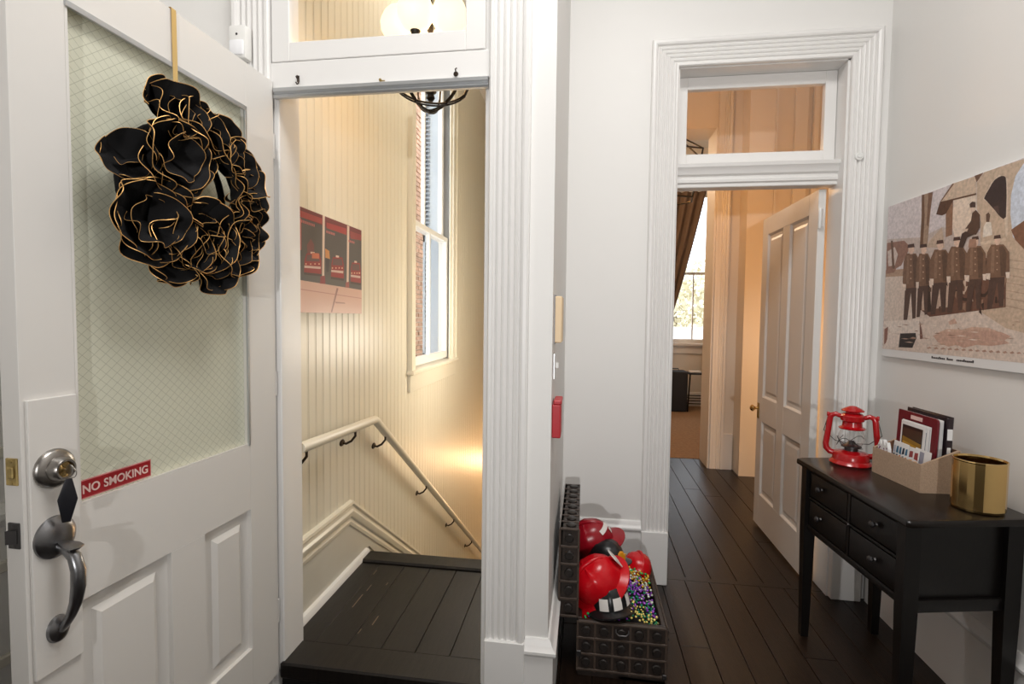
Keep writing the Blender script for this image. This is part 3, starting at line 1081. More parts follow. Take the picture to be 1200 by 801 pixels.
# ---- lock, key, handle
lk = thing('deadbolt_lock', 'round brushed nickel deadbolt with brass keyhole above the door handle', 'lock', dp(.719, .008, 1.022), DROT)
AY = axis_mtx((0, 0, 0), (0, 1, 0))
bm = NB()
lathe(bm, [(0, .012), (.024, .012), (.034, .009), (.0385, .004), (.039, 0), (0, 0)], 40, AY)
obj('rose', bm, 'nickel', lk)
bm = NB()
lathe(bm, [(.0155, .026), (.0155, .030), (.019, .030), (.022, .026), (.0245, .011), (.0155, .011)], 32, AY, closed=True)
obj('collar', bm, 'nickel', lk)
bm = NB()
lathe(bm, [(0, .025), (.0155, .025), (.0155, .010), (0, .010)], 28, AY)
obj('keyway', bm, 'brass', lk)
ky = thing('key_with_fob', 'key with a long black hexagonal fob hanging from the deadbolt', 'key', dp(.719, .028, 1.022), DROT)
bm = NB()
bx(bm, -.0035, .0035, -.012, .012, -.001, .001, .0006)
bm2 = [(.010 * math.cos(a), .010 * math.sin(a)) for a in [2 * PI * k / 14 for k in range(14)]]
prism(bm, bm2, -.0012, .0012, mtx=Matrix.Translation((0, .018, 0)) @ Matrix.Rotation(PI / 2, 4, 'Y') @ Matrix.Scale(1, 4), bev=.0004)
obj('key_blade', bm, 'nickel', ky)
bm = NB()
tube(bm, [(0, .023 + .010 * math.cos(a), -.006 + .010 * math.sin(a)) for a in [2 * PI * k / 18 for k in range(18)]], .0009, 6, closed=True)
obj('split_ring', bm, 'nickel', ky)
bm = NB()
prism(bm, [(-.005, 0), (.005, 0), (.0155, -.042), (.0065, -.088), (-.0065, -.088), (-.0155, -.042)], -.002, .002, mtx=Matrix.Translation((.006, .022, -.016)) @ Matrix.Rotation(math.radians(-6), 4, 'X') @ Matrix.Rotation(math.radians(-38), 4, 'Z') @ Matrix(((1, 0, 0, 0), (0, 0, -1, 0), (0, 1, 0, 0), (0, 0, 0, 1))), bev=.0012)
obj('fob', bm, 'black_plastic', ky)
hs = thing('door_handle_set', 'aged steel thumb latch pull handle on the lower lock board', 'door handle', dp(.722, .008, .885), DROT)
bm = NB()
mt = axis_mtx((0, 0, 0), (0, 1, 0))
lathe(bm, [(0, .015), (.022, .014), (.032, .010), (.039, .004), (.040, 0), (0, 0)], 40, mt @ Matrix.Diagonal((1, 1.06, 1, 1)))
obj('upper_rose', bm, 'pewter', hs)
bm = NB()
lathe(bm, [(0, .012), (.012, .011), (.020, .006), (.022, 0), (0, 0)], 32, Matrix.Translation((0, 0, -.187)) @ mt @ Matrix.Diagonal((1, 1.25, 1, 1)))
obj('lower_rose', bm, 'pewter', hs)
bm = NB()
gp = [(0, .010, -.018), (0, .028, -.022), (0, .046, -.036), (0, .054, -.062), (0, .053, -.095), (0, .046, -.128), (0, .034, -.155), (0, .022, -.173), (0, .010, -.186)]
tube(bm, gp, [.010, .0105, .012, .0125, .0125, .011, .009, .008, .008], 16)
obj('grip', bm, 'pewter', hs, smooth=60)
bm = NB()
prism(bm, [(-.006, 0), (.006, 0), (.016, .030), (.014, .044), (0, .050), (-.014, .044), (-.016, .030)], -.002, .002, mtx=Matrix.Translation((0, .010, -.008)) @ Matrix.Rotation(math.radians(-12), 4, 'X'), bev=.001)
obj('thumb_latch', bm, 'pewter', hs)

# ---- small things on the stair doorway
ms = thing('motion_sensor', 'small white wall sensor with milky window above the glazed door', 'sensor', (-1.108, Y1 - .033, 2.145))
bm = NB()
bx(bm, -.030, .030, -.036, 0, -.005, .100, .008, seg=2)
obj('housing', bm, 'white_plastic', ms)
bm = NB()
bx(bm, -.024, .024, -.042, -.030, .004, .052, .006, seg=2)
obj('lens', bm, 'lens_plastic', ms)
bm = NB()
lathe(bm, [(0, .0016), (.0035, .001), (.004, 0)], 12, axis_mtx((0, -.0358, .070), (0, -1, 0)))
obj('indicator', bm, 'steel_dark', ms)
hk = thing('cup_hook', 'dark S shaped hook at the left of the doorway header', 'hook', (-.933, Y1 - .012, 2.088), group=None)
bm = NB()
tube(bm, [(0, 0, .010), (0, -.006, .012), (0, -.013, .006), (.004, -.014, 0), (.008, -.012, -.006), (.006, -.010, -.014), (0, -.008, -.016), (-.003, -.010, -.010)], .0022, 6)
bx(bm, -.004, .004, -.003, .001, -.006, .014, .001)
obj('hook_wire', bm, 'bronze', hk)
hk2 = thing('cup_hook', 'tiny brass screw stub at the middle of the doorway header', 'hook', (-.653, Y1 - .012, 2.072))
bm = NB()
lathe(bm, [(0, .008), (.004, .008), (.005, .005), (.002, .004), (.002, 0)], 10, axis_mtx((0, 0, 0), (0, -1, 0)))
bx(bm, -.002, .014, -.003, 0, -.002, 0)
obj('screw_head', bm, 'old_brass', hk2)
hk3 = thing('cup_hook', 'dark round hook at the right of the doorway header', 'hook', (-.408, Y1 - .012, 2.076))
bm = NB()
lathe(bm, [(0, .012), (.006, .011), (.008, .007), (.004, .003), (.003, 0)], 12, axis_mtx((0, 0, 0), (0, -1, 0)))
tube(bm, [(0, -.008, .004), (0, -.014, .012), (.003, -.010, .016)], .002, 6)
obj('hook_wire', bm, 'bronze', hk3)

# ---- switches on the return wall
t = thing('door_chime_box', 'narrow beige box high on the short return wall, above the switch', 'box', (-.1, 1.70, 1.25))
bm = NB()
bx(bm, 0, .026, -.055, .055, 0, .150, .003)
obj('housing', bm, 'beige_plastic', t)
bm = NB()
bx(bm, .0, .004, -.06, .06, -.004, .154)
obj('back_plate', bm, 'steel_dark', t)
t = thing('light_switch', 'silver light switch between the beige box and the red alarm', 'switch', (-.1, 1.68, 1.13))
bm = NB()
bx(bm, 0, .006, -.035, .035, 0, .085, .002)
obj('switch_plate', bm, 'silver', t)
bm = NB()
bx(bm, .005, .016, -.006, .006, .034, .054, .002)
obj('toggle', bm, 'white_plastic', t)
t = thing('fire_alarm_pull', 'red fire alarm box low on the short return wall', 'alarm', (-.1, 1.67, .945))
bm = NB()
bx(bm, 0, .028, -.05, .05, 0, .108, .003)
obj('housing', bm, 'alarm_red', t)
bm = NB()
bx(bm, .004, .030, -.05, .05, .108, .122, .003)
obj('top_bar', bm, 'alarm_red', t)
t = thing('porcelain_button', 'small round white button on the right casing of the far doorway', 'button', (1.232, Y2 - .026, 2.088))
bm = NB()
lathe(bm, [(0, .010), (.008, .009), (.010, .004), (.012, .006), (.017, .005), (.019, 0)], 20, axis_mtx((0, 0, 0), (0, -1, 0)))
obj('button', bm, 'porcelain', t)

# ---- handrail
hr = thing('handrail', 'cream round handrail running along the beadboard and down the stairs', 'handrail', (XS, 2.39, 0))
RX = XS + .065
bm = NB()
zr = lambda y: .845 - .04 * (y - 1.66) if y < 2.39 else .815 - .705 * (y - 2.39)
tube(bm, [(RX, 1.715, zr(1.715)), (RX, 2.375, zr(2.375)), (RX, 2.40, zr(2.40)), (RX, 5.9, zr(5.9))], .021, 14)
wobj('rail', bm, 'cream', hr, 50)
for y in (1.76, 2.17, 2.52, 3.22, 3.95, 4.62, 5.3):
    bm = NB()
    z = zr(y) - .02
    tube(bm, [(XS, y, z - .055), (XS + .02, y, z - .058), (XS + .045, y, z - .045), (RX, y, z - .02), (RX, y, z + .004)], .0055, 8)
    lathe(bm, [(0, .006), (.012, .005), (.016, 0)], 14, axis_mtx((XS, y, z - .055), (1, 0, 0)) @ Matrix.Diagonal((1.6, 1, 1, 1)))
    wobj('bracket', bm, 'bronze', hr)

# ---- pictures
pc = thing('canvas_picture', 'unframed red canvas of fire engines in three bays on beadboard', 'picture', (XS, 1.715, 1.34))
bm = NB()
bx(bm, XS, -1.0652, 1.715, 2.325, 1.34, 1.736, .002)
wobj('canvas', bm, [('maroon_canvas' if 0 else 'paper')], pc)
pc2 = thing('old_photograph_panel', 'large sepia panel of uniformed firemen beside a brick engine house', 'picture', (XR, 2.545, 1.174))
bm = NB()
bx(bm, 1.3452, XR - .0015, 1.62, 2.545, 1.174, 1.848, .002)
wobj('panel', bm, 'paper', pc2)

FIREMEN_PRINT=[((214,203,203),[(5,674),(721,668),(780,664),(799,383),(5,493)]),
((196,180,172),[(5,529),(245,500),(363,520),(669,442),(797,414),(802,345),(5,435)]),
((214,196,183),[(5,390),(744,335),(818,333),(842,34),(9,34)]),
((176,146,124),[(5,390),(153,382),(155,352),(5,359)]),
((150,112,96),[(5,512),(132,504),(174,471),(118,399),(84,391),(70,373),(9,373)]),
((208,190,180),[(13,474),(65,486),(91,450),(72,404),(24,406)]),
((110,82,68),[(34,518),(49,516),(73,390),(54,392)]),
((164,138,118),[(233,673),(301,668),(292,593),(283,454),(236,460),(238,584)]),
((110,80,62),[(233,673),(249,671),(258,580),(256,457),(238,460),(240,583)]),
((124,92,74),[(274,671),(301,668),(290,593),(283,535),(272,546)]),
((196,172,152),[(286,473),(363,520),(377,475),(383,440),(287,453)]),
((226,206,188),[(418,612),(530,607),(540,463),(435,470),(419,511)]),
((206,182,160),[(407,673),(525,669),(530,607),(418,613),(345,621)]),
((120,88,68),[(407,673),(418,671),(357,623),(345,621)]),
((92,62,46),[(345,621),(418,612),(404,570),(360,565),(326,576)]),
((140,104,82),[(381,565),(417,610),(421,482),(387,478)]),
((96,66,48),[(356,619),(530,609),(530,603),(356,613)]),
((116,84,66),[(517,672),(558,672),(529,646)]),
((198,174,152),[(529,645),(561,672),(721,668),(780,664),(818,116),(690,140),(578,195),(555,522),(536,552)]),
((180,154,134),[(664,366),(818,334),(818,331),(664,363)]),
((180,154,134),[(666,341),(820,309),(820,306),(666,338)]),
((180,154,134),[(667,316),(821,284),(821,281),(668,313)]),
((180,154,134),[(669,291),(823,260),(823,257),(669,288)]),
((180,154,134),[(671,266),(825,235),(825,232),(671,263)]),
((180,154,134),[(673,241),(826,211),(827,208),(673,238)]),
((180,154,134),[(675,216),(828,186),(828,183),(675,213)]),
((216,196,176),[(562,581),(592,626),(628,645),(663,624),(676,441),(669,434),(659,502),(603,551)]),
((58,42,40),[(567,582),(575,596),(588,610),(598,624),(610,634),(623,638),(637,639),(649,635),(655,629),(659,608),(663,567),(665,500),(655,495),(642,505),(632,515),(618,531),(603,546),(582,568)]),
((84,64,58),[(609,545),(630,545),(638,514),(624,525)]),
((226,214,200),[(572,484),(582,499),(604,495),(613,451),(571,449)]),
((96,72,60),[(580,526),(591,530),(599,520),(596,497),(583,499)]),
((210,216,228),[(722,655),(693,623),(680,566),(682,505),(697,431),(741,389),(816,356),(796,651)]),
((128,88,68),[(688,455),(735,475),(807,487),(816,356),(741,387),(707,420)]),
((214,192,170),[(561,435),(669,432),(670,424),(567,424)]),
((110,76,62),[(237,374),(676,378),(685,208),(320,178),(239,218)]),
((196,170,152),[(260,333),(415,345),(425,214),(270,204)]),
((60,44,38),[(543,289),(541,264),(531,244),(516,233),(498,234),(481,246),(468,268),(462,294),(464,320),(474,341),(490,351),(508,349),(525,336),(537,315),(543,289),(536,290),(531,311),(521,328),(507,339),(492,340),(479,332),(471,315),(469,294),(474,272),(485,255),(499,245),(514,244),(526,253),(534,269),(536,290)]),
((60,44,38),[(618,306),(617,278),(609,256),(597,244),(582,245),(567,258),(555,282),(550,311),(551,340),(559,362),(572,373),(588,371),(602,357),(613,334),(618,306),(612,306),(608,329),(599,349),(587,360),(575,361),(564,352),(557,334),(556,310),(561,287),(570,267),(582,256),(595,256),(605,265),(611,283),(612,306)]),
((60,44,38),[(243,322),(309,329),(328,197),(304,197),(289,293),(246,289)]),
((150,118,98),[(335,318),(348,316),(346,290),(333,302)]),
((206,180,160),[(524,364),(533,362),(530,350),(522,353)]),
((150,118,98),[(339,283),(351,281),(346,266),(336,268)]),
((150,118,98),[(674,307),(683,304),(683,286),(672,294)]),
((150,118,98),[(673,232),(679,235),(678,208),(672,212)]),
((58,42,36),[(638,328),(649,328),(647,313),(635,320)]),
((58,42,36),[(584,225),(593,225),(593,197),(582,215)]),
((90,64,52),[(385,290),(395,291),(392,258),(383,270)]),
((90,64,52),[(334,240),(347,240),(349,223),(331,229)]),
((58,42,36),[(398,315),(405,315),(413,293),(396,300)]),
((150,118,98),[(658,320),(665,318),(667,298),(656,306)]),
((206,180,160),[(618,355),(626,354),(626,342),(615,346)]),
((206,180,160),[(490,271),(501,268),(501,258),(487,261)]),
((206,180,160),[(284,228),(290,227),(293,197),(282,205)]),
((150,118,98),[(375,393),(386,395),(385,371),(372,377)]),
((58,42,36),[(642,356),(650,356),(653,336),(640,346)]),
((206,180,160),[(621,282),(625,281),(631,264),(619,269)]),
((90,64,52),[(375,379),(390,377),(388,353),(374,356)]),
((58,42,36),[(574,363),(584,363),(578,347),(572,356)]),
((90,64,52),[(652,359),(657,356),(661,345),(650,350)]),
((90,64,52),[(497,366),(502,364),(503,352),(494,355)]),
((90,64,52),[(308,291),(321,293),(322,276),(305,278)]),
((206,180,160),[(501,285),(514,287),(508,271),(499,262)]),
((90,64,52),[(282,402),(291,399),(297,382),(280,385)]),
((150,118,98),[(669,291),(680,293),(675,275),(667,280)]),
((206,180,160),[(644,351),(652,352),(648,337),(642,336)]),
((90,64,52),[(526,288),(532,290),(538,274),(524,271)]),
((58,42,36),[(287,282),(293,284),(295,267),(285,263)]),
((206,180,160),[(658,348),(662,350),(663,327),(656,338)]),
((206,180,160),[(534,248),(539,245),(545,230),(532,237)]),
((90,64,52),[(500,349),(510,352),(506,333),(498,327)]),
((58,42,36),[(420,250),(428,253),(432,237),(417,233)]),
((150,118,98),[(457,324),(470,324),(470,294),(455,304)]),
((206,180,160),[(492,308),(505,306),(504,280),(490,301)]),
((150,118,98),[(484,365),(489,363),(490,348),(482,351)]),
((206,180,160),[(565,278),(573,275),(570,263),(563,262)]),
((90,64,52),[(526,298),(535,299),(537,285),(524,283)]),
((150,118,98),[(298,330),(306,330),(313,298),(295,313)]),
((206,180,160),[(358,319),(366,315),(365,305),(356,304)]),
((206,180,160),[(266,266),(281,265),(279,235),(264,245)]),
((206,180,160),[(596,378),(600,376),(605,364),(594,364)]),
((90,64,52),[(495,398),(502,396),(500,383),(493,383)]),
((90,64,52),[(531,268),(537,269),(539,242),(529,261)]),
((58,42,36),[(654,235),(658,237),(658,219),(652,227)]),
((150,118,98),[(473,314),(485,316),(481,292),(471,300)]),
((58,42,36),[(641,244),(648,242),(651,222),(640,223)]),
((58,42,36),[(332,282),(339,283),(339,253),(329,271)]),
((90,64,52),[(533,372),(541,371),(543,347),(531,353)]),
((58,42,36),[(456,277),(470,277),(464,262),(454,267)]),
((150,118,98),[(294,365),(301,368),(301,353),(291,357)]),
((150,118,98),[(626,227),(632,225),(631,210),(624,208)]),
((150,118,98),[(582,236),(589,237),(589,224),(580,222)]),
((150,118,98),[(672,319),(679,320),(676,310),(670,311)]),
((206,180,160),[(674,376),(683,375),(682,352),(672,362)]),
((90,64,52),[(370,217),(381,219),(382,188),(368,205)]),
((206,180,160),[(529,296),(542,293),(537,275),(527,276)]),
((150,118,98),[(496,226),(508,228),(510,199),(494,205)]),
((58,42,36),[(536,357),(541,358),(543,345),(534,348)]),
((58,42,36),[(575,207),(580,206),(588,183),(573,193)]),
((150,118,98),[(453,270),(463,272),(460,244),(451,255)]),
((84,62,54),[(153,323),(228,318),(233,173),(212,170),(194,278),(178,162),(152,160)]),
((122,92,74),[(153,447),(215,439),(243,405),(252,306),(239,299),(147,299),(135,327),(135,414)]),
((92,62,48),[(214,413),(224,407),(236,307),(225,308)]),
((96,72,58),[(193,434),(213,434),(231,403),(235,302),(212,303)]),
((140,110,90),[(157,436),(171,437),(177,319),(160,317)]),
((190,160,136),[(180,422),(188,421),(189,416),(180,417)]),
((190,160,136),[(182,395),(190,394),(191,389),(182,390)]),
((190,160,136),[(184,368),(192,368),(193,362),(184,363)]),
((190,160,136),[(186,342),(194,341),(195,336),(186,336)]),
((226,206,190),[(137,319),(159,317),(159,290),(140,294)]),
((226,206,190),[(233,318),(253,316),(253,290),(237,294)]),
((222,190,170),[(163,475),(201,470),(203,451),(193,439),(176,441),(164,456)]),
((74,52,46),[(160,483),(200,482),(205,466),(157,469)]),
((84,62,54),[(238,325),(302,321),(306,188),(289,186),(274,282),(260,178),(239,176)]),
((122,92,74),[(238,436),(290,430),(314,397),(322,309),(311,303),(234,302),(223,329),(223,404)]),
((92,62,48),[(290,404),(298,398),(308,310),(299,311)]),
((96,72,58),[(272,424),(288,425),(304,395),(307,305),(288,307)]),
((140,110,90),[(241,425),(253,427),(259,321),(245,320)]),
((190,160,136),[(260,413),(268,412),(268,407),(260,408)]),
((190,160,136),[(262,387),(270,386),(270,381),(262,382)]),
((190,160,136),[(264,361),(272,360),(272,355),(264,356)]),
((190,160,136),[(266,335),(274,335),(274,330),(266,330)]),
((226,206,190),[(225,321),(244,320),(244,294),(228,297)]),
((226,206,190),[(306,321),(323,319),(323,294),(310,298)]),
((222,190,170),[(244,464),(280,459),(281,441),(272,429),(257,431),(246,445)]),
((74,52,46),[(242,472),(279,470),(284,456),(239,458)]),
((84,62,54),[(327,331),(405,325),(408,197),(386,195),(369,289),(351,188),(324,186)]),
((122,92,74),[(329,440),(393,431),(421,399),(429,314),(416,308),(321,309),(308,335),(310,410)]),
((92,62,48),[(392,407),(402,401),(413,315),(401,316)]),
((96,72,58),[(370,427),(390,427),(409,398),(411,310),(388,312)]),
((140,110,90),[(332,429),(347,430),(352,327),(334,326)]),
((190,160,136),[(357,416),(365,415),(365,411),(358,411)]),
((190,160,136),[(359,392),(366,391),(367,386),(360,387)]),
((190,160,136),[(361,367),(368,366),(369,361),(361,362)]),
((190,160,136),[(363,342),(370,342),(370,337),(363,338)]),
((226,206,190),[(310,328),(333,326),(333,301),(313,305)]),
((226,206,190),[(410,325),(430,323),(430,300),(414,303)]),
((222,190,170),[(343,465),(375,460),(377,443),(369,432),(354,434),(344,447)]),
((74,52,46),[(340,473),(374,471),(379,457),(338,459)]),
((84,62,54),[(420,333),(491,327),(494,203),(475,201),(459,293),(443,194),(418,192)]),
((122,92,74),[(422,439),(480,431),(506,400),(514,317),(502,311),(415,312),(403,337),(405,411)]),
((92,62,48),[(479,408),(489,402),(498,318),(488,319)]),
((96,72,58),[(460,427),(478,427),(495,399),(497,313),(476,315)]),
((140,110,90),[(425,429),(438,430),(443,329),(427,328)]),
((190,160,136),[(448,417),(454,416),(455,411),(448,412)]),
((190,160,136),[(449,393),(456,393),(456,388),(450,389)]),
((190,160,136),[(451,370),(458,369),(458,364),(452,365)]),
((190,160,136),[(453,346),(460,346),(460,341),(453,342)]),
((226,206,190),[(405,330),(426,328),(426,305),(408,308)]),
((226,206,190),[(496,327),(514,326),(515,303),(500,306)]),
((222,190,170),[(434,463),(464,459),(465,442),(458,432),(445,434),(436,447)]),
((74,52,46),[(432,471),(463,469),(467,456),(430,458)]),
((84,62,54),[(515,329),(577,324),(580,206),(563,204),(549,291),(535,198),(514,196)]),
((122,92,74),[(516,428),(567,421),(590,392),(597,313),(586,308),(510,309),(500,332),(501,401)]),
((92,62,48),[(566,399),(574,394),(583,314),(574,315)]),
((96,72,58),[(549,417),(565,417),(580,391),(582,310),(563,312)]),
((140,110,90),[(519,419),(530,420),(535,325),(521,324)]),
((190,160,136),[(538,407),(544,407),(545,402),(539,403)]),
((190,160,136),[(540,385),(546,384),(546,380),(540,381)]),
((190,160,136),[(542,363),(548,362),(548,358),(542,358)]),
((190,160,136),[(543,340),(549,340),(550,335),(544,336)]),
((226,206,190),[(502,326),(520,324),(520,301),(504,305)]),
((226,206,190),[(581,323),(597,322),(597,300),(585,303)]),
((222,190,170),[(526,451),(553,447),(554,432),(548,422),(536,423),(527,436)]),
((74,52,46),[(524,458),(552,457),(556,445),(522,446)]),
((84,62,54),[(610,327),(674,322),(676,212),(659,211),(645,291),(629,205),(607,203)]),
((122,92,74),[(612,419),(664,412),(688,384),(694,312),(683,306),(605,308),(595,331),(596,394)]),
((92,62,48),[(663,391),(672,386),(680,313),(671,314)]),
((96,72,58),[(646,408),(662,408),(678,383),(679,309),(660,310)]),
((140,110,90),[(615,410),(627,411),(631,323),(616,323)]),
((190,160,136),[(635,399),(641,398),(641,394),(636,395)]),
((190,160,136),[(637,378),(642,377),(643,373),(637,374)]),
((190,160,136),[(639,357),(644,356),(644,352),(639,352)]),
((190,160,136),[(640,335),(645,335),(646,331),(640,331)]),
((226,206,190),[(596,324),(615,323),(615,301),(599,305)]),
((226,206,190),[(678,321),(695,320),(695,299),(682,302)]),
((222,190,170),[(625,441),(649,437),(650,422),(644,413),(633,414),(626,426)]),
((74,52,46),[(623,447),(648,446),(651,434),(621,436)]),
((66,48,42),[(458,430),(473,478),(521,493),(541,467),(500,460),(483,426)]),
((84,60,50),[(485,490),(514,516),(518,542),(535,550),(554,529),(558,486),(541,463),(511,472)]),
((222,196,178),[(507,563),(525,561),(528,547),(515,545)]),
((72,52,46),[(503,577),(515,583),(530,578),(532,560),(506,564)]),
((214,190,172),[(482,493),(503,491),(498,481),(479,485)]),
((170,130,110),[(512,452),(542,449),(548,418),(508,423)]),
((226,210,198),[(5,158),(254,169),(265,87),(140,109),(75,107)]),
((46,38,36),[(135,107),(238,112),(244,91),(222,50),(128,47)]),
((120,80,68),[(259,164),(273,133),(286,90),(267,88)]),
((140,96,82),[(16,123),(44,135),(40,66),(19,53)]),
((226,208,196),[(56,107),(127,100),(122,47),(22,41)]),
((206,172,152),[(365,115),(420,132),(499,132),(547,142),(622,140),(665,126),(640,112),(662,102),(586,91),(514,91),(451,77),(395,92)]),
((202,167,148),[(394,109),(448,126),(524,126),(571,136),(644,134),(686,120),(662,107),(683,97),(609,86),(539,86),(478,72),(424,86)]),
((198,162,144),[(344,104),(400,121),(481,121),(530,132),(606,130),(650,116),(624,102),(647,92),(569,80),(496,80),(432,66),(375,80)]),
((194,157,140),[(429,103),(481,120),(555,120),(600,130),(670,128),(712,115),(688,101),(709,92),(637,80),(569,80),(510,66),(458,80)]),
((196,168,150),[(657,101),(670,103),(683,101),(673,99)]),
((196,168,150),[(167,71),(198,75),(229,72),(205,70)]),
((230,214,200),[(716,89),(722,91),(728,88),(723,87)]),
((150,118,100),[(253,105),(271,108),(290,105),(275,103)]),
((176,146,128),[(248,149),(267,151),(286,148),(271,146)]),
((230,214,200),[(530,97),(552,100),(575,97),(557,95)]),
((196,168,150),[(630,95),(644,97),(659,95),(648,93)]),
((230,214,200),[(319,145),(343,147),(367,144),(348,142)]),
((230,214,200),[(247,63),(259,66),(270,63),(261,61)]),
((230,214,200),[(422,126),(432,128),(442,125),(434,124)]),
((176,146,128),[(495,123),(514,125),(532,123),(518,121)]),
((150,118,100),[(416,109),(444,112),(472,109),(450,107)]),
((176,146,128),[(432,101),(454,103),(476,101),(459,99)]),
((176,146,128),[(271,92),(298,95),(324,92),(303,90)]),
((176,146,128),[(141,85),(170,88),(198,86),(176,83)]),
((176,146,128),[(716,161),(733,163),(750,160),(737,159)]),
((150,118,100),[(350,114),(367,117),(385,114),(371,112)]),
((196,168,150),[(465,88),(493,92),(520,90),(499,87)]),
((176,146,128),[(206,92),(224,95),(243,92),(228,89)]),
((176,146,128),[(563,95),(579,97),(595,95),(583,93)]),
((176,146,128),[(689,108),(708,110),(726,108),(711,106)]),
((150,118,100),[(193,88),(220,92),(246,89),(225,86)]),
((150,118,100),[(713,151),(718,153),(724,150),(719,149)]),
((230,214,200),[(701,88),(721,90),(741,89),(725,87)]),
((176,146,128),[(584,91),(593,93),(603,91),(595,89)]),
((176,146,128),[(364,73),(392,76),(420,74),(398,71)]),
((230,214,200),[(600,144),(610,146),(619,143),(612,142)]),
((176,146,128),[(545,101),(571,104),(596,102),(576,100)]),
((176,146,128),[(142,145),(169,147),(196,144),(175,142)]),
((196,168,150),[(479,130),(504,132),(529,130),(510,128)]),
((176,146,128),[(473,135),(480,137),(487,134),(482,132)]),
((230,214,200),[(46,146),(68,148),(91,144),(73,143)]),
((176,146,128),[(110,136),(128,138),(147,135),(132,133)]),
((196,168,150),[(496,105),(520,108),(543,106),(525,103)]),
((230,214,200),[(468,108),(493,111),(518,109),(499,107)]),
((176,146,128),[(482,94),(505,97),(528,95),(510,93)]),
((196,168,150),[(328,66),(360,69),(392,67),(367,65)]),
((230,214,200),[(561,153),(580,155),(598,152),(584,151)]),
((230,214,200),[(538,124),(559,126),(579,124),(563,122)]),
((150,118,100),[(229,120),(242,123),(256,119),(245,118)]),
((200,164,146),[(425,160),(457,172),(472,153),(432,148)]),
((176,140,122),[(310,55),(329,61),(340,55),(318,51)]),
((176,140,122),[(351,56),(368,62),(380,55),(358,52)]),
((176,140,122),[(390,57),(407,62),(418,56),(397,53)]),
((176,140,122),[(427,58),(444,63),(454,57),(434,53)]),
((176,140,122),[(463,58),(479,64),(489,57),(470,54)]),
((176,140,122),[(498,59),(513,64),(523,58),(505,55)]),
((176,140,122),[(531,60),(546,65),(556,58),(538,56)]),
((176,140,122),[(564,60),(578,65),(587,59),(570,56)]),
((176,140,122),[(595,61),(609,66),(618,60),(601,57)]),
((176,140,122),[(625,62),(638,66),(647,60),(631,57)]),
((176,140,122),[(654,62),(667,67),(675,61),(660,58)]),
((176,140,122),[(682,63),(695,67),(703,61),(688,58)]),
((176,140,122),[(710,63),(722,68),(729,62),(715,59)]),
((176,140,122),[(736,64),(748,68),(755,62),(741,60)]),
((176,140,122),[(761,64),(773,69),(780,63),(766,60)]),
((176,140,122),[(786,65),(797,69),(804,63),(791,61)])]
TRUCKS_PRINT=[((124,66,72),[(48,396),(610,396),(610,342),(52,354)]),  # inks lightened: the canvas's gloss reflection is mixed into the colours
((97,93,94),[(73,358),(610,348),(610,111),(59,120)]),
((192,107,104),[(57,355),(89,353),(88,236),(57,225)]),
((90,66,67),[(55,226),(77,233),(75,124),(52,121)]),
((205,127,121),[(610,310),(610,313),(610,205),(610,210)]),
((173,78,79),[(66,381),(243,382),(243,360),(66,357)]),
((173,78,79),[(279,373),(455,378),(455,350),(279,350)]),
((158,78,82),[(493,373),(610,375),(610,348),(493,340)]),
((219,178,163),[(48,122),(610,113),(610,0),(39,0)]),
((197,144,132),[(48,90),(610,75),(610,71),(48,86)]),
((166,119,111),[(361,108),(378,108),(321,3),(310,4)]),
((180,134,123),[(346,49),(434,48),(442,43),(353,42)]),
((227,205,191),[(247,396),(265,396),(257,148),(239,146)]),
((227,205,191),[(463,394),(484,394),(475,136),(455,135)]),
((149,68,75),[(227,148),(262,153),(266,119),(222,118)]),
((166,93,92),[(447,138),(479,144),(481,116),(444,116)]),
((132,85,87),[(127,260),(156,288),(180,267),(179,223),(132,217)]),
((158,61,67),[(109,200),(124,227),(219,237),(234,210),(234,155),(104,150)]),
((112,88,91),[(126,222),(214,231),(221,206),(119,197)]),
((227,202,189),[(152,237),(183,239),(183,232),(152,229)]),
((219,192,184),[(107,179),(228,186),(227,177),(107,170)]),
((81,66,67),[(104,153),(234,157),(234,148),(104,144)]),
((231,187,159),[(114,188),(123,189),(123,184),(114,183)]),
((231,187,159),[(148,191),(157,192),(157,187),(148,186)]),
((231,187,159),[(180,195),(190,196),(190,191),(180,190)]),
((231,187,159),[(211,198),(221,199),(221,194),(211,193)]),
((158,61,67),[(317,207),(331,238),(416,245),(430,214),(429,152),(312,150)]),
((112,88,91),[(333,231),(411,238),(418,210),(326,203)]),
((227,202,189),[(356,248),(384,249),(384,241),(356,239)]),
((219,192,184),[(315,182),(424,187),(423,176),(315,173)]),
((81,66,67),[(312,153),(429,154),(429,144),(312,143)]),
((231,187,159),[(320,193),(331,194),(331,188),(320,187)]),
((231,187,159),[(351,196),(362,197),(362,191),(351,190)]),
((231,187,159),[(380,199),(391,200),(391,194),(380,193)]),
((231,187,159),[(407,201),(419,202),(419,196),(407,195)]),
((158,61,67),[(498,203),(510,234),(589,240),(602,207),(602,143),(494,143)]),
((112,88,91),[(512,227),(585,233),(591,204),(506,198)]),
((227,202,189),[(534,244),(560,245),(560,237),(534,235)]),
((219,192,184),[(496,177),(596,179),(596,168),(496,167)]),
((81,66,67),[(494,146),(602,145),(602,135),(494,136)]),
((231,187,159),[(500,187),(512,189),(512,182),(499,181)]),
((231,187,159),[(528,190),(541,191),(541,185),(528,184)]),
((231,187,159),[(555,192),(568,193),(568,187),(555,186)]),
((231,187,159),[(580,195),(594,196),(594,189),(580,188)]),
((205,119,94),[(163,234),(216,238),(216,217),(162,212)]),
((214,153,101),[(265,265),(300,259),(304,225),(267,226)]),
((81,76,84),[(269,227),(301,226),(293,170),(274,170)])]

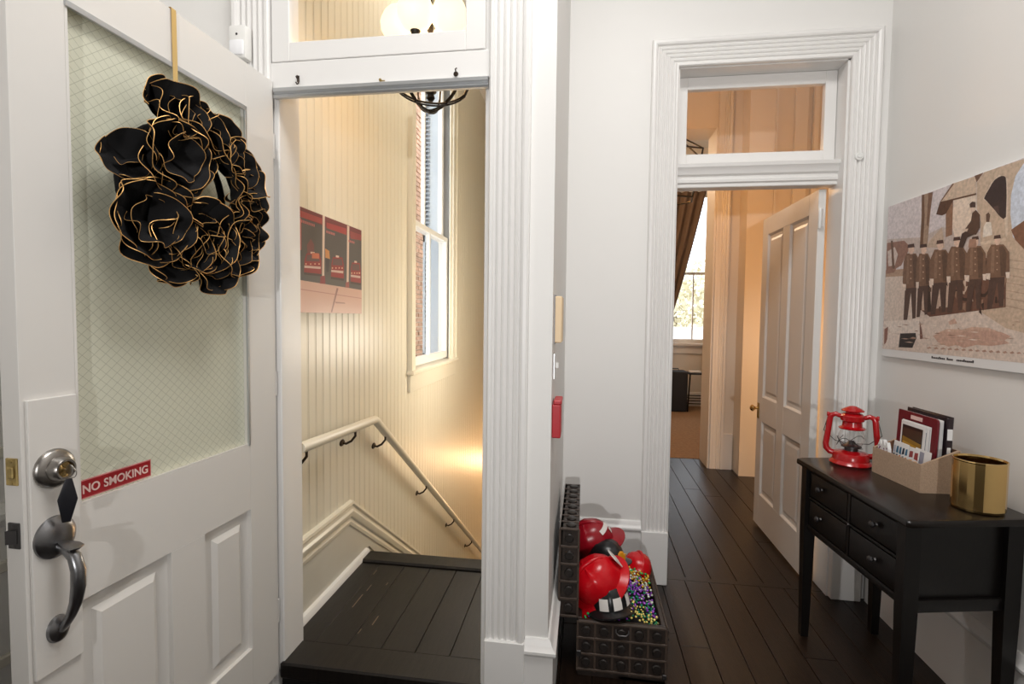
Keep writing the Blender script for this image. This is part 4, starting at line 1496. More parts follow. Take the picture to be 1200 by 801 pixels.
flat_print('printed_scene', [((112, 50, 58), [(0, 0), (610, 0), (610, 396), (0, 396)])] + TRUCKS_PRINT,
           lambda u, v, h: (-1.0652 + h + .0004 - XS, u, v), 'print', pc)
flat_print('printed_scene', [((214, 203, 203), [(3, 34), (922, 34), (922, 672), (3, 672)]), ((200, 176, 154), [(800, 34), (922, 34), (922, 672), (800, 672)])] + FIREMEN_PRINT,
           lambda u, v, h: (1.3452 - h - .0004 - XR, -u, v), 'old_photo', pc2)
bm = NB()
for k in range(26):
    if k in (9, 14, 15):
        continue
    y = 2.545 - (.345 + k * .0085)
    bx(bm, 1.3442, 1.3448, y - .003, y + .003, 1.190, 1.190 + (.009 if k % 5 == 0 else .006))
wobj('caption', bm, 'folder_black', pc2, 0)
# lettering on the three bays of the red picture (too small to read in the photograph, kept as small pale strokes)
bm = NB()
for u0, v0, n in ((.075, .338, 9), (.275, .330, 6), (.475, .322, 5)):
    for k in range(n):
        bx(bm, -1.0643, -1.0638, 1.715 + u0 + k * .0125, 1.715 + u0 + k * .0125 + .008, 1.34 + v0, 1.34 + v0 + .010)
wobj('bay_lettering', bm, 'sign_edge', pc, 0)

# ---- chandelier in the stairwell
CX, CY = -.655, 2.10
ch = thing('chandelier', 'black iron looped chandelier with glowing globes in the stairwell', 'chandelier', (CX, CY, 2.195))
ch.scale = (.80, .80, .80)
bm = NB()
lathe(bm, [(0, .045), (.012, .04), (.022, .055), (.016, .075), (.03, .085), (.03, .095), (.012, .105), (.012, .5), (.0, .5)], 16)
tube(bm, [(0, 0, .5), (0, 0, 1.74)], .006, 8)
lathe(bm, [(0, 1.755), (.06, 1.755), (.055, 1.72), (.02, 1.70), (0, 1.70)], 20)
obj('stem', bm, 'iron', ch)
NA = 6
for k in range(NA):
    a = 2 * PI * k / NA + .35
    c, s = math.cos(a), math.sin(a)
    bm = NB()
    off = .045 * (1 if k % 2 else -1)
    q = []
    for i in range(17):                      # one long loop that dips under the hub and climbs to its shade
        t_ = -1.0 + 2.0 * i / 16 * 1.0
        q.append((c * .195 * t_ - s * off, s * .195 * t_ + c * off, .115 - .115 * math.sqrt(max(0, 1 - t_ * t_)) + (.004 * k)))
    q += [(c * .205 - s * off, s * .205 + c * off, .19 + .004 * k), (c * .190 - s * off, s * .190 + c * off, .26), (c * .165, s * .165, .30)]
    q = q[0:]
    tube(bm, q, .0052, 6)
    arm = obj('arm', bm, 'iron', ch, smooth=60)
    e = q[-1]
    bm = NB()
    lathe(bm, [(0, -.01), (.02, -.005), (.026, .01), (.02, .012), (0, .012)], 12, Matrix.Translation(e))
    obj('cup', bm, 'iron', arm)
    bm = NB()
    lathe(bm, [(.022, .01), (.06, .03), (.086, .075), (.090, .115), (.072, .160), (.05, .185), (.046, .185), (.067, .157), (.085, .113), (.081, .077), (.056, .034), (.018, .014)], 20, Matrix.Translation(e), closed=True)
    g = obj('glass_shade', bm, 'globe', arm, smooth=60)

# ---- lamps of the stairwell that the doorway hides; the sconce is added for light
t = thing('added_wall_sconce', 'small glass sconce added on the right wall to light the stairwell', 'lamp', (-.2, 3.5, 1.03))
bm = NB()
lathe(bm, [(0, .02), (.04, .018), (.05, 0)], 16, axis_mtx((0, 0, 0), (-1, 0, 0)))
tube(bm, [(-.015, 0, 0), (-.09, 0, -.02), (-.13, 0, .02)], .007, 8)
obj('arm', bm, 'iron', t)
bm = NB()
lathe(bm, [(.02, .02), (.05, .05), (.055, .10), (.045, .14), (.041, .14), (.05, .10), (.046, .052), (.018, .024)], 18, Matrix.Translation((-.13, 0, 0)), closed=True)
obj('glass_shade', bm, 'porcelain', t)
t = thing('hanging_lamp', 'small hanging lamp above the foot of the stairs', 'lamp', (-.40, 7.9, -.9))
bm = NB()
tube(bm, [(0, 0, .05), (0, 0, 4.5)], .006, 8)
lathe(bm, [(0, .10), (.03, .09), (.05, .05), (.045, .05), (0, .085)], 16)
obj('stem', bm, 'iron', t)

# ---- added fixture round the foyer's bounced light, above the frame
t = thing('added_ceiling_lamp', 'round rim added on the foyer ceiling for the bounced light above the frame', 'lamp', (.15, .75, H - .075))
bm = NB()
lathe(bm, [(.53, .07), (.545, .05), (.545, .015), (.525, .0), (.51, .012), (.51, .07)], 40, closed=True)
obj('rim', bm, 'nickel', t)

# ---- console table
cs = thing('console_table', 'black lacquered console table with four drawers against the right wall', 'table', (1.11, 1.99, 0))
TOP = .75
Fl, Fr, Br, Bl = Vector((.897, 2.292)), Vector((.946, 1.612)), Vector((1.345, 1.695)), Vector((1.285, 2.375))
def lerp4(u, v):
    """u from the left end to the right, v from the front to the wall."""
    a = Fl.lerp(Fr, u)
    b = Bl.lerp(Br, u)
    return a.lerp(b, v)
bm = NB()
pt = [lerp4(0, .06), lerp4(.015, .0), lerp4(.985, 0), lerp4(1, .03), lerp4(1, 1), lerp4(0, 1)]
prism(bm, [(p.x, p.y) for p in reversed(pt)], TOP - .024, TOP, bev=.006)
wobj('tabletop', bm, 'console_top', cs, 40)
U0, U1, V0, V1 = .055, .945, .085, .93
def hexa(bm, quad, z0, z1, bev=.002):
    prism(bm, [(p.x, p.y) for p in quad], z0, z1, bev=bev)
def strip(bm, u0, u1, v0, v1, z0, z1, bev=.002):
    hexa(bm, [lerp4(u0, v0), lerp4(u1, v0), lerp4(u1, v1), lerp4(u0, v1)], z0, z1, bev)
bm = NB()
strip(bm, U0, U1, V0 + .03, V0 + .07, .475, TOP - .024)
strip(bm, U0, U1, V1 - .05, V1, .475, TOP - .024)
strip(bm, U0, U0 + .03, V0, V1, .475, TOP - .024)
strip(bm, U1 - .028, U1 - .010, V0, V1, .475, TOP - .024)
wobj('case', bm, 'console', cs, 30)
bm = NB()
strip(bm, U0, U1, V0 - .01, V0 + .05, .462, .486)
strip(bm, U0, U1, V0 - .01, V0 + .05, .596, .606)
strip(bm, U0, U1, V0 - .01, V0 + .05, .712, .727)
strip(bm, .490, .510, V0 - .01, V0 + .05, .475, .72)
wobj('front_rails', bm, 'console', cs, 30)
bm = NB()
strip(bm, U1 - .012, U1 + .006, V0, V1, .452, .490)
wobj('end_rail', bm, 'console', cs, 30)
fdir = (Fr - Fl).normalized()
fn = Vector((-fdir.y, fdir.x)) * -1
if fn.x > 0:
    fn = -fn
for u0, u1, nm in ((.105, .482, 'l'), (.518, .895, 'r')):
    for z0, z1 in ((.490, .592), (.610, .708)):
        bm = NB()
        strip(bm, u0, u1, V0 - .008, V0 + .04, z0, z1, .003)
        dr = wobj('drawer', bm, 'console', cs, 30)
        p = lerp4((u0 + u1) / 2 + (.02 if nm == 'r' else -.06), V0 - .008)
        bm = NB()
        lathe(bm, [(0, .024), (.006, .0235), (.011, .020), (.012, .015), (.008, .009), (.005, .005), (.007, 0)], 16, axis_mtx((p.x, p.y, (z0 + z1) / 2 + .004), (fn.x, fn.y, 0)))
        wobj('knob', bm, 'steel_dark', dr)
p = lerp4(.5, V0 - .012)
bm = NB()
lathe(bm, [(0, .004), (.005, .003), (.006, 0)], 12, axis_mtx((p.x, p.y, .60), (fn.x, fn.y, 0)))
wobj('keyhole_cover', bm, 'steel_dark', cs)
for u, v in ((U0 + .005, V0 + .02), (U1 - .02, V0 + .02), (U1 - .005, V1 - .04), (U0 + .005, V1 - .04)):
    bm = NB()
    c = lerp4(u, v)
    rings = []
    for z, w in ((TOP - .024, .0215), (.45, .0215), (0.0, .0145)):
        rings.append([bm.verts.new((c.x + a * w, c.y + b * w, z)) for a, b in ((-1, -1), (1, -1), (1, 1), (-1, 1))])
    for r0, r1 in zip(rings, rings[1:]):
        for k in range(4):
            bm.faces.new((r0[k], r0[(k + 1) % 4], r1[(k + 1) % 4], r1[k]))
    bm.faces.new(rings[0])
    bm.faces.new(list(reversed(rings[-1])))
    wobj('leg', bm, 'console', cs, 0)

# ---- red lantern
la = thing('hurricane_lantern', 'red enamel hurricane lantern with clear globe on the console', 'lantern', (1.085, 2.235, TOP + .0005), (0, 0, math.radians(-27)))
bm = NB()
lathe(bm, [(0, 0), (.073, 0), (.077, .005), (.072, .012), (.066, .018), (.065, .036), (.060, .046), (.032, .054), (.0, .055)], 40)
obj('fuel_tank', bm, 'lantern_red', la, smooth=40)
bm = NB()
lathe(bm, [(0, .054), (.024, .054), (.024, .066), (.036, .069), (.036, .073), (.020, .080), (.009, .094), (0, .095)], 28)
obj('burner', bm, 'steel_dark', la)
bm = NB()
lathe(bm, [(.034, .074), (.044, .088), (.048, .106), (.045, .124), (.036, .142), (.0348, .142), (.0438, .123), (.0468, .106), (.0428, .089), (.033, .075)], 32, closed=True)
obj('glass_globe', bm, 'glass', la, smooth=60)
bm = NB()
lathe(bm, [(.030, .150), (.046, .143), (.048, .147), (.036, .154), (.034, .172), (.042, .178), (.043, .196), (.034, .206), (.026, .208), (.024, .214), (.040, .216), (.041, .219), (.030, .227), (.012, .236), (0, .238), (0, .150)], 36)
obj('chimney', bm, 'lantern_red', la, smooth=35)
for sgn in (-1, 1):
    bm = NB()
    tube(bm, [(sgn * .052, 0, .036), (sgn * .074, 0, .040), (sgn * .087, 0, .054), (sgn * .089, 0, .072), (sgn * .082, 0, .130), (sgn * .077, 0, .180), (sgn * .072, 0, .192), (sgn * .058, 0, .198), (sgn * .038, 0, .190)], [.011, .012, .012, .0115, .011, .011, .011, .010, .009], 12)
    bx(bm, sgn * .084 - .005, sgn * .084 + .005, -.006, .006, .186, .204, .002)
    obj('side_tube', bm, 'lantern_red', la, smooth=60)
bm = NB()
for a in (.6, 2.2):
    tube(bm, [(.05 * math.cos(a + x * 1.1) * 1.02, .05 * math.sin(a + x * 1.1) * 1.02, .09 + .02 * math.sin(x * 3 + a)) for x in [k * .28 for k in range(12)]], .0014, 5)
tube(bm, [(-.085, .01, .185), (-.10, .03, .12), (-.06, .065, .075), (0, .078, .066), (.06, .065, .075), (.10, .03, .12), (.085, .01, .185)], .0016, 6)
obj('wire_guard', bm, 'steel_dark', la, smooth=60)

# ---- linen box and what stands in it
lb = thing('linen_letter_box', 'beige linen desk box with a sloping rim full of papers', 'box', (1.18, 2.02, TOP + .0005))
A_, B_, C_, D_ = Vector((1.112, 2.132)), Vector((1.136, 1.886)), Vector((1.258, 1.893)), Vector((1.238, 2.142))
cen = (A_ + B_ + C_ + D_) / 4
bm = NB()
ins = [p + (cen - p).normalized() * .009 for p in (A_, B_, C_, D_)]
outr = (A_, B_, C_, D_)
hz = (.097, .097, .148, .148)
z0 = TOP + .0005
lo = [bm.verts.new((p.x, p.y, z0)) for p in outr]
hi = [bm.verts.new((p.x, p.y, z0 + h)) for p, h in zip(outr, hz)]
hi2 = [bm.verts.new((p.x, p.y, z0 + h)) for p, h in zip(ins, hz)]
for k in range(4):
    j = (k + 1) % 4
    bm.faces.new((lo[k], lo[j], hi[j], hi[k]))
    bm.faces.new((hi[k], hi[j], hi2[j], hi2[k]))
bm.faces.new(list(reversed(lo)))
wobj('shell', bm, 'linen', lb, 0)
bm = NB()
lo2 = [bm.verts.new((p.x, p.y, z0 + .006)) for p in ins]
hi3 = [bm.verts.new((p.x, p.y, z0 + h)) for p, h in zip(ins, hz)]
for k in range(4):
    j = (k + 1) % 4
    bm.faces.new((hi3[k], hi3[j], lo2[j], lo2[k]))
bm.faces.new(lo2)
wobj('lining', bm, 'linen_in', lb, 0)

zb = TOP + .008
def sheet(bm, x, y0, y1, z1, t, lean=0.0, z0=zb, bev=.0015, r=0.0):
    """Upright card in the box: faces -X; lean moves its top towards the wall."""
    vs = bx(bm, x, x + t, y0, y1, z0, z1, bev)
    for v in vs:
        v.co.x += lean * (v.co.z - z0)
    return vs
# black folder at the back
t = thing('black_folder', 'black folder with white stickers on its spine, at the back of the box', 'folder', (1.235, 2.02, zb))
bm = NB()
sheet(bm, 1.222, 1.912, 2.132, 1.008, .003, .02)
sheet(bm, 1.239, 1.912, 2.132, 1.008, .003, .02)
bx(bm, 1.223, 1.243, 1.906, 1.914, zb, 1.006, .003)
wobj('cover', bm, 'folder_black', t)
bm = NB()
bx(bm, 1.2235, 1.240, 1.9045, 1.906, .930, .968, .004)
bx(bm, 1.2245, 1.236, 1.9045, 1.906, .845, .905, .002)
wobj('spine_sticker', bm, 'paper', t)
# white papers
t = thing('paper_stack', 'white paper sheaf between the maroon and black folders', 'papers', (1.21, 2.02, zb))
for k in range(4):
    bm = NB()
    sheet(bm, 1.2035 + k * .004, 1.915 + .002 * k, 2.12, .992 + .002 * (k % 2), .002, .02)
    wobj('sheet', bm, 'paper', t, 0)
# maroon display folder
t = thing('maroon_display_folder', 'maroon frame folder with a pale title label, front of the tall folders', 'folder', (1.19, 2.02, zb))
XM, LEAN = 1.190, .04
yl, yr, zt = 2.135, 1.915, .998
bm = NB()
def mring(bm, o, i, x0, x1):
    vo0 = [bm.verts.new((x0 + LEAN * (z - zb), y, z)) for y, z in o]
    vi0 = [bm.verts.new((x0 + LEAN * (z - zb), y, z)) for y, z in i]
    vo1 = [bm.verts.new((x1 + LEAN * (z - zb), y, z)) for y, z in o]
    vi1 = [bm.verts.new((x1 + LEAN * (z - zb), y, z)) for y, z in i]
    n = len(o)
    for k in range(n):
        j = (k + 1) % n
        bm.faces.new((vo0[k], vo0[j], vi0[j], vi0[k]))
        bm.faces.new((vo1[j], vo1[k], vi1[k], vi1[j]))
        bm.faces.new((vo0[j], vo0[k], vo1[k], vo1[j]))
        bm.faces.new((vi0[k], vi0[j], vi1[j], vi1[k]))
o_ = [(yl, zb), (yr, zb), (yr, zt - .012), (yr + .004, zt - .003), (yr + .014, zt), (yl, zt)]
i_ = [(yl - .026, zb + .02), (yr + .026, zb + .02), (yr + .026, zt - .038), (yr + .028, zt - .032), (yr + .034, zt - .030), (yl - .026, zt - .030)]
mring(bm, o_, i_, XM, XM + .006)
wobj('frame', bm, 'maroon', t, 20)
bm = NB()
sheet(bm, XM + .0055, yr + .01, yl - .01, zt - .01, .002, LEAN)
wobj('back_panel', bm, 'maroon', t)
bm = NB()
vs = bx(bm, XM - .0008, XM + .0002, 1.995, 2.06, zt - .024, zt - .010)
for v in vs:
    v.co.x += LEAN * (v.co.z - zb)
wobj('title_label', bm, 'sign_letter', t, 0)
def leaflet(label, x, y0, y1, z1, polys):
    t = thing('leaflet', label, 'leaflet', (x, y1, zb), group=None)
    bm = NB()
    sheet(bm, x, y0, y1, z1, .0016, LEAN, z0=zb)
    wobj('sheet', bm, 'paper', t, 0)
    flat_print('cover_print', polys, lambda u, v, h: (-h - .0003 + LEAN * v * 1.08, -u, v * 1.08), 'print', t)
    return t
leaflet('front leaflet in the maroon folder, dark cover with a golden building', 1.1862, 1.966, 2.106, .962, [
    ((34, 26, 24), [(10, 8), (126, 8), (126, 176), (10, 176)]), ((70, 52, 40), [(14, 130), (122, 130), (122, 166), (14, 166)]),
    ((150, 112, 40), [(14, 84), (120, 78), (122, 126), (14, 136)]), ((196, 152, 60), [(18, 110), (118, 104), (118, 112), (18, 120)]),
    ((110, 78, 34), [(26, 88), (32, 88), (32, 106), (26, 106)]), ((110, 78, 34), [(46, 87), (52, 87), (52, 105), (46, 105)]), ((110, 78, 34), [(66, 86), (72, 86), (72, 104), (66, 104)]), ((110, 78, 34), [(86, 84), (92, 84), (92, 102), (86, 102)]),
    ((168, 120, 74), [(30, 20), (110, 20), (116, 62), (24, 70)]), ((66, 50, 40), [(84, 40), (100, 40), (100, 60), (84, 60)])])
leaflet('second leaflet in the maroon folder, grey street cover', 1.1883, 1.953, 2.100, .960, [
    ((90, 92, 98), [(4, 8), (136, 8), (136, 170), (4, 170)]), ((160, 120, 80), [(118, 20), (134, 20), (134, 90), (118, 90)]), ((190, 190, 194), [(118, 100), (134, 100), (134, 165), (118, 165)])])
leaflet('rear white leaflet tight against the maroon folder edge', 1.1899, 1.944, 2.107, .965, [((206, 206, 208), [(4, 8), (158, 8), (158, 184), (4, 184)]), ((150, 150, 154), [(148, 8), (150, 8), (150, 184), (148, 184)])])
# postcards in front
def postcard(label, x, y0, y1, z1, lean, polys):
    t = thing('postcard', label, 'postcard', (x, y1, zb))
    bm = NB()
    sheet(bm, x, y0, y1, z1, .0012, lean)
    wobj('card', bm, 'paper', t, 0)
    flat_print('card_print', polys, lambda u, v, h: (-h - .0003 + lean * v * 1.2, -u, v * 1.2), 'print', t)
rp = random.Random(4)
def patches(w, h, cols, n):
    out = []
    for k in range(n):
        x = w * (k + .1) / n
        for j in range(2):
            z = h * (.45 + .26 * j)
            out.append((rp.choice(cols), [(x, z), (x + w / n * .75, z + rp.uniform(-4, 4)), (x + w / n * .7, z + h * .22), (x + 2, z + h * .2)]))
    return out
PAL = [(60, 110, 140), (30, 40, 60), (210, 120, 60), (226, 170, 110), (150, 60, 60), (90, 130, 170), (70, 80, 90), (190, 190, 200)]
postcard('postcard of small blue and white pictures, left in the linen box', 1.160, 2.015, 2.105, .884, .10, patches(88, 98, PAL[:3] + PAL[5:], 5))
postcard('orange patterned postcard, middle in the linen box', 1.163, 1.960, 2.045, .880, .10, patches(84, 98, PAL[2:5], 3))
postcard('grey postcard with a red corner, right in the linen box', 1.166, 1.905, 1.990, .884, .10, [((150, 150, 164), [(2, 30), (50, 30), (50, 98), (2, 98)]), ((176, 20, 34), [(40, 40), (70, 40), (55, 66)])])
t = thing('note_pad', 'pale note pad with a dark mark, flat in the linen box front', 'note pad', (1.145, 2.0, .825))
bm = NB()
vs = bx(bm, 1.136, 1.158, 1.92, 2.04, .815, .823, .001)
wobj('pages', bm, 'paper', t, 0)
bm = NB()
bx(bm, 1.140, 1.146, 1.93, 1.965, .8232, .8238)
wobj('mark', bm, 'maroon', t, 0)
t = thing('patterned_paper_packet', 'white paper packet with purple spots at the left end of the box', 'packet', (1.135, 2.10, zb))
bm = NB()
zz = [(0, .100), (.012, .124), (.022, .104), (.034, .128), (.046, .104), (.056, .122), (.066, .098)]
fr, bk = [], []
for u, v in zz:
    fr.append(((1.128, 2.122 - u, zb), (1.124, 2.122 - u, zb + v)))
for (a0, a1), (b0, b1) in zip(fr, fr[1:]):
    f = [bm.verts.new(p) for p in (a0, b0, b1, a1)]
    g = [bm.verts.new((p[0] + .012, p[1], p[2])) for p in (a0, b0, b1, a1)]
    bm.faces.new(f)
    bm.faces.new(list(reversed(g)))
    for k in range(4):
        bm.faces.new((f[k], f[(k + 1) % 4], g[(k + 1) % 4], g[k]))
wobj('paper', bm, 'paper', t, 0)
bm = NB()
for k in range(16):
    u, v = rp.uniform(.002, .060), rp.uniform(.072, .104)
    lathe(bm, [(0, .0006), (.0035, .0004), (.0038, 0)], 8, axis_mtx((1.1246 + .0002, 2.122 - u, zb + v), (-1, 0, .05)))
pm = mat('purple_spot', rgb(110, 40, 96), 0.6)
M['purple'] = pm
wobj('spots', bm, 'purple', t, 0)

# ---- brass cup
t = thing('brass_cup', 'fluted polished brass cup at the near corner of the console', 'cup', (1.222, 1.755, TOP + .0005))
NF = 32
rc = random.Random(5)
JR = [rc.uniform(.989, 1.011) for k in range(32)]
JA = [rc.uniform(-.3, .3) for k in range(32)]
bm = NB()
rings = []
hh_ = .158
for r, z in ((.001, 0), (.060, 0), (.064, .003), (.0665, .010), (.0665, hh_ - .006), (.0675, hh_ - .003), (.0665, hh_), (.064, hh_), (.0625, hh_ - .006), (.0615, .006), (.001, .006)):
    rings.append([bm.verts.new((r * JR[k] * math.cos(2 * PI * (k + JA[k]) / NF), r * JR[k] * math.sin(2 * PI * (k + JA[k]) / NF), z)) for k in range(NF)])
for a, b in zip(rings, rings[1:]):
    for k in range(NF):
        bm.faces.new((a[k], a[(k + 1) % NF], b[(k + 1) % NF], b[k]))
obj('body', bm, 'brass', t, smooth=8)

# ---- open chest
CX0, CX1, CY0, CY1, CZ = -.007, .312, 1.86, 2.36, .212
ct = thing('studded_chest', 'small dark chest with square studded panels, lid standing open, on the hall floor', 'chest', (.15, 2.1, 0))
bm = NB()
w_ = .016
bx(bm, CX0, CX1, CY0, CY0 + w_, .0, CZ, .002)
bx(bm, CX0, CX1, CY1 - w_, CY1, .0, CZ, .002)
bx(bm, CX0, CX0 + w_, CY0 + w_, CY1 - w_, .0, CZ, .002)
bx(bm, CX1 - w_, CX1, CY0 + w_, CY1 - w_, .0, CZ, .002)
bx(bm, CX0, CX1, CY0, CY1, .0, .014, .002)
body = wobj('body', bm, 'chest', ct)
bm = NB()
LX0, LX1, LZ0, LZ1 = -.078, -.009, .225, .553
bx(bm, LX0, LX0 + .012, CY0, CY1, LZ0, LZ1, .002)
bx(bm, LX0, LX1, CY0, CY0 + .012, LZ0, LZ1, .002)
bx(bm, LX0, LX1, CY1 - .012, CY1, LZ0, LZ1, .002)
bx(bm, LX0, LX1, CY0, CY1, LZ1 - .012, LZ1, .002)
bx(bm, LX0, LX1, CY0, CY1, LZ0, LZ0 + .012, .002)
lid = wobj('lid', bm, 'chest', ct)
bm = NB()
for y in (1.95, 2.27):
    tube(bm, [(CX0 - .004, y - .02, .216), (CX0 - .004, y + .02, .216)], .006, 10)
    bx(bm, CX0 - .006, CX0 - .001, y - .018, y + .018, .18, .25)
wobj('hinge', bm, 'steel_dark', ct)
# lattice strips and studs
def stud_at(o, p, d, r=.017, h=.011):
    bm = NB()
    lathe(bm, [(0, h), (r * .80, h), (r, h - .003), (r, 0)], 14, axis_mtx(p, d))
    return wobj('stud', bm, 'chest_stud', o, 40)
nx, nz, ny = 5, 3, 8
zs0, zs1 = .028, CZ - .004
def strip_piece(o, *e):
    bm = NB()
    bx(bm, *e, bev=.001)
    wobj('lattice_strip', bm, 'chest_strip', o, 0)
for k in range(nx + 1):
    x = CX0 + (CX1 - CX0) * k / nx
    strip_piece(body, x - .004, x + .004, CY0 - .006, CY0, .02, CZ)
for k in range(nz + 1):
    z = zs0 + (zs1 - zs0) * k / nz
    strip_piece(body, CX0 - .004, CX1 + .004, CY0 - .007, CY0, z - .004, z + .004)
    strip_piece(body, CX1, CX1 + .007, CY0 - .004, CY1 + .004, z - .004, z + .004)
for k in range(ny + 1):
    y = CY0 + (CY1 - CY0) * k / ny
    strip_piece(body, CX1, CX1 + .006, y - .004, y + .004, .02, CZ)
for i in range(nx):
    for j in range(nz):
        stud_at(body, (CX0 + (CX1 - CX0) * (i + .5) / nx, CY0, zs0 + (zs1 - zs0) * (j + .5) / nz), (0, -1, 0))
for i in range(ny):
    for j in range(nz):
        stud_at(body, (CX1, CY0 + (CY1 - CY0) * (i + .5) / ny, zs0 + (zs1 - zs0) * (j + .5) / nz), (1, 0, 0))
for k in range(6):
    z = LZ0 + (LZ1 - LZ0) * k / 5
    strip_piece(lid, LX0 - .001, LX1 + .001, CY0 - .006, CY0, z - .004, z + .004)
for x in (LX0, LX1):
    strip_piece(lid, x - .004, x + .004, CY0 - .006, CY0, LZ0, LZ1)
for k in range(ny + 1):
    y = CY0 + (CY1 - CY0) * k / ny
    strip_piece(lid, LX0, LX1, y - .003, y + .003, LZ1, LZ1 + .004)
for k in range(5):
    stud_at(lid, ((LX0 + LX1) / 2, CY0, LZ0 + (LZ1 - LZ0) * (k + .5) / 5), (0, -1, 0))
for k in range(ny):
    stud_at(lid, ((LX0 + LX1) / 2 + .006, CY0 + (CY1 - CY0) * (k + .5) / ny, LZ1), (0, 0, 1), r=.019, h=.008)
bm = NB()
tube(bm, [(.132, CY0 - .005, .192), (.132, CY0 - .013, .184), (.142, CY0 - .017, .176), (.168, CY0 - .017, .176), (.178, CY0 - .013, .184), (.178, CY0 - .005, .192)], .003, 8)
wobj('carry_handle', bm, 'steel_dark', body)
for e in ((CX0 - .003, CX0 + .014, CY0 - .010, CY0 - .002, .078, .10), (CX1 - .012, CX1 + .004, CY0 - .010, CY0 - .002, .022, .04), (CX1 + .005, CX1 + .012, CY0 + .01, CY0 + .03, .155, .167), (CX1 + .005, CX1 + .012, CY0 + .01, CY0 + .03, .185, .197)):
    bm = NB()
    bx(bm, *e, bev=.002)
    wobj('corner_clasp', bm, 'steel_dark', body)

# ---- helmets in the chest
def helmet(name, label, origin, crown, front, shell_m, scale=1.0, shield=True, patches=None, badge=False, crest=True, peak=False):
    mt = axis_mtx((0, 0, 0), crown, front)
    t = thing(name, label, 'helmet', origin)
    t.matrix_basis = Matrix.Translation(origin) @ mt @ Matrix.Diagonal((scale, scale, scale, 1))
    bm = NB()
    n, rows = 48, []
    prof = [(1.0, 0), (1.0, .012), (.985, .03), (.93, .052), (.80, .074), (.60, .089), (.34, .098), (.12, .101)]
    for f, z in prof:
        row = []
        for k in range(n):
            a = 2 * PI * k / n
            ridge = 1 + .030 * max(0, math.cos(4 * a)) ** 8 * (1 if z > .01 else .3)
            row.append(bm.verts.new((.092 * f * math.cos(a) * ridge, .078 * f * math.sin(a) * ridge, z * (1 + .03 * max(0, math.cos(4 * a)) ** 8))))
        rows.append(row)
    topv = bm.verts.new((0, 0, .102))
    for a, b in zip(rows, rows[1:]):
        for k in range(n):
            bm.faces.new((a[k], a[(k + 1) % n], b[(k + 1) % n], b[k]))
    for k in range(n):
        bm.faces.new((rows[-1][k], rows[-1][(k + 1) % n], topv))
    dome = obj('dome', bm, shell_m, t, smooth=60)
    bm = NB()
    inn, out, out2, inn2 = [], [], [], []
    for k in range(n):
        a = 2 * PI * k / n
        c, s = math.cos(a), math.sin(a)
        back = max(0, -c)
        fr_ = max(0, c)
        if peak:
            ex = .004 + .046 * fr_ ** 1.5
        else:
            ex = .018 + .034 * back ** 2 + .010 * fr_
        dz = -.006 - .012 * abs(s) ** 2 - .010 * back
        inn.append(bm.verts.new((.0915 * c, .0775 * s, .004)))
        out.append(bm.verts.new(((.092 + ex) * c, (.078 + ex) * s, dz)))
        out2.append(bm.verts.new(((.092 + ex) * c, (.078 + ex) * s, dz - .005)))
        inn2.append(bm.verts.new((.0885 * c, .0745 * s, -.004)))
    for a, b in ((inn, out), (out, out2), (out2, inn2), (inn2, inn)):
        for k in range(n):
            bm.faces.new((a[k], a[(k + 1) % n], b[(k + 1) % n], b[k]))
    obj('brim', bm, shell_m, t, smooth=50)
    if crest:
        bm = NB()
        pts = [(.085, 0, .05), (.066, 0, .082), (.035, 0, .099), (0, 0, .106), (-.035, 0, .099), (-.066, 0, .082), (-.088, 0, .045)]
        tube(bm, pts, [.005, .007, .008, .008, .008, .007, .005], 8)
        obj('crest', bm, shell_m, t, smooth=60)
    if shield:
        bm = NB()
        prism(bm, [(-.026, 0), (.026, 0), (.030, .045), (.016, .062), (0, .068), (-.016, .062), (-.030, .045)], -.002, .002,
              mtx=Matrix.Translation((.100, 0, .008)) @ Matrix(((0, 0, 1, 0), (1, 0, 0, 0), (0, 1, 0, 0), (0, 0, 0, 1))), bev=.001)
        obj('front_shield', bm, 'helmet_white', t, smooth=0)['label'] = 'white front shield'
    if patches:
        for a0, z0_, w, z1_ in patches:
            bm = NB()
            vs = []
            for q in range(5):
                a = a0 + w * (q / 4 - .5)
                col = []
                for zz_ in (z0_, (z0_ + z1_) / 2, z1_):
                    f = 1.0
                    for (f0, h0), (f1, h1) in zip(prof, prof[1:]):
                        if h0 <= zz_ <= h1:
                            f = f0 + (f1 - f0) * (zz_ - h0) / max(1e-6, h1 - h0)
                    col.append(bm.verts.new((.0965 * f * math.cos(a), .0825 * f * math.sin(a), zz_ + .002)))
                vs.append(col)
            for c0, c1 in zip(vs, vs[1:]):
                for j in range(2):
                    bm.faces.new((c0[j], c1[j], c1[j + 1], c0[j + 1]))
            o = obj('reflective_patch', bm, 'helmet_white', t, smooth=60)
            o['label'] = 'white reflective patch'
    if badge:
        bm = NB()
        lathe(bm, [(0, .006), (.020, .005), (.026, 0)], 8, axis_mtx((.094, 0, .026), (1, 0, .15)))
        obj('badge', bm, 'badge', t, smooth=0)['label'] = 'yellow badge'
    return t
helmet('fire_helmet', 'black toy helmet with white patches on the beads at the chest front', (.112, 1.96, .232), (-.15, .10, 1), (.10, -.99, 0), 'helmet_black', 1.0, shield=False,
       patches=[(-.36, .006, .42, .048), (.30, .006, .42, .048), (.95, .006, .30, .048)], crest=False)
helmet('fire_helmet', 'glossy red toy fire helmet tilted over the front of the chest', (.076, 1.972, .302), (-.58, -.40, .71), (.62, .14, .58), 'helmet_red', 1.08)
helmet('fire_helmet', 'black toy helmet with a round yellow badge behind the front red helmet', (.108, 2.14, .308), (-.25, .12, .95), (.76, -.62, .22), 'helmet_black', .92, shield=False, badge=True, crest=False)
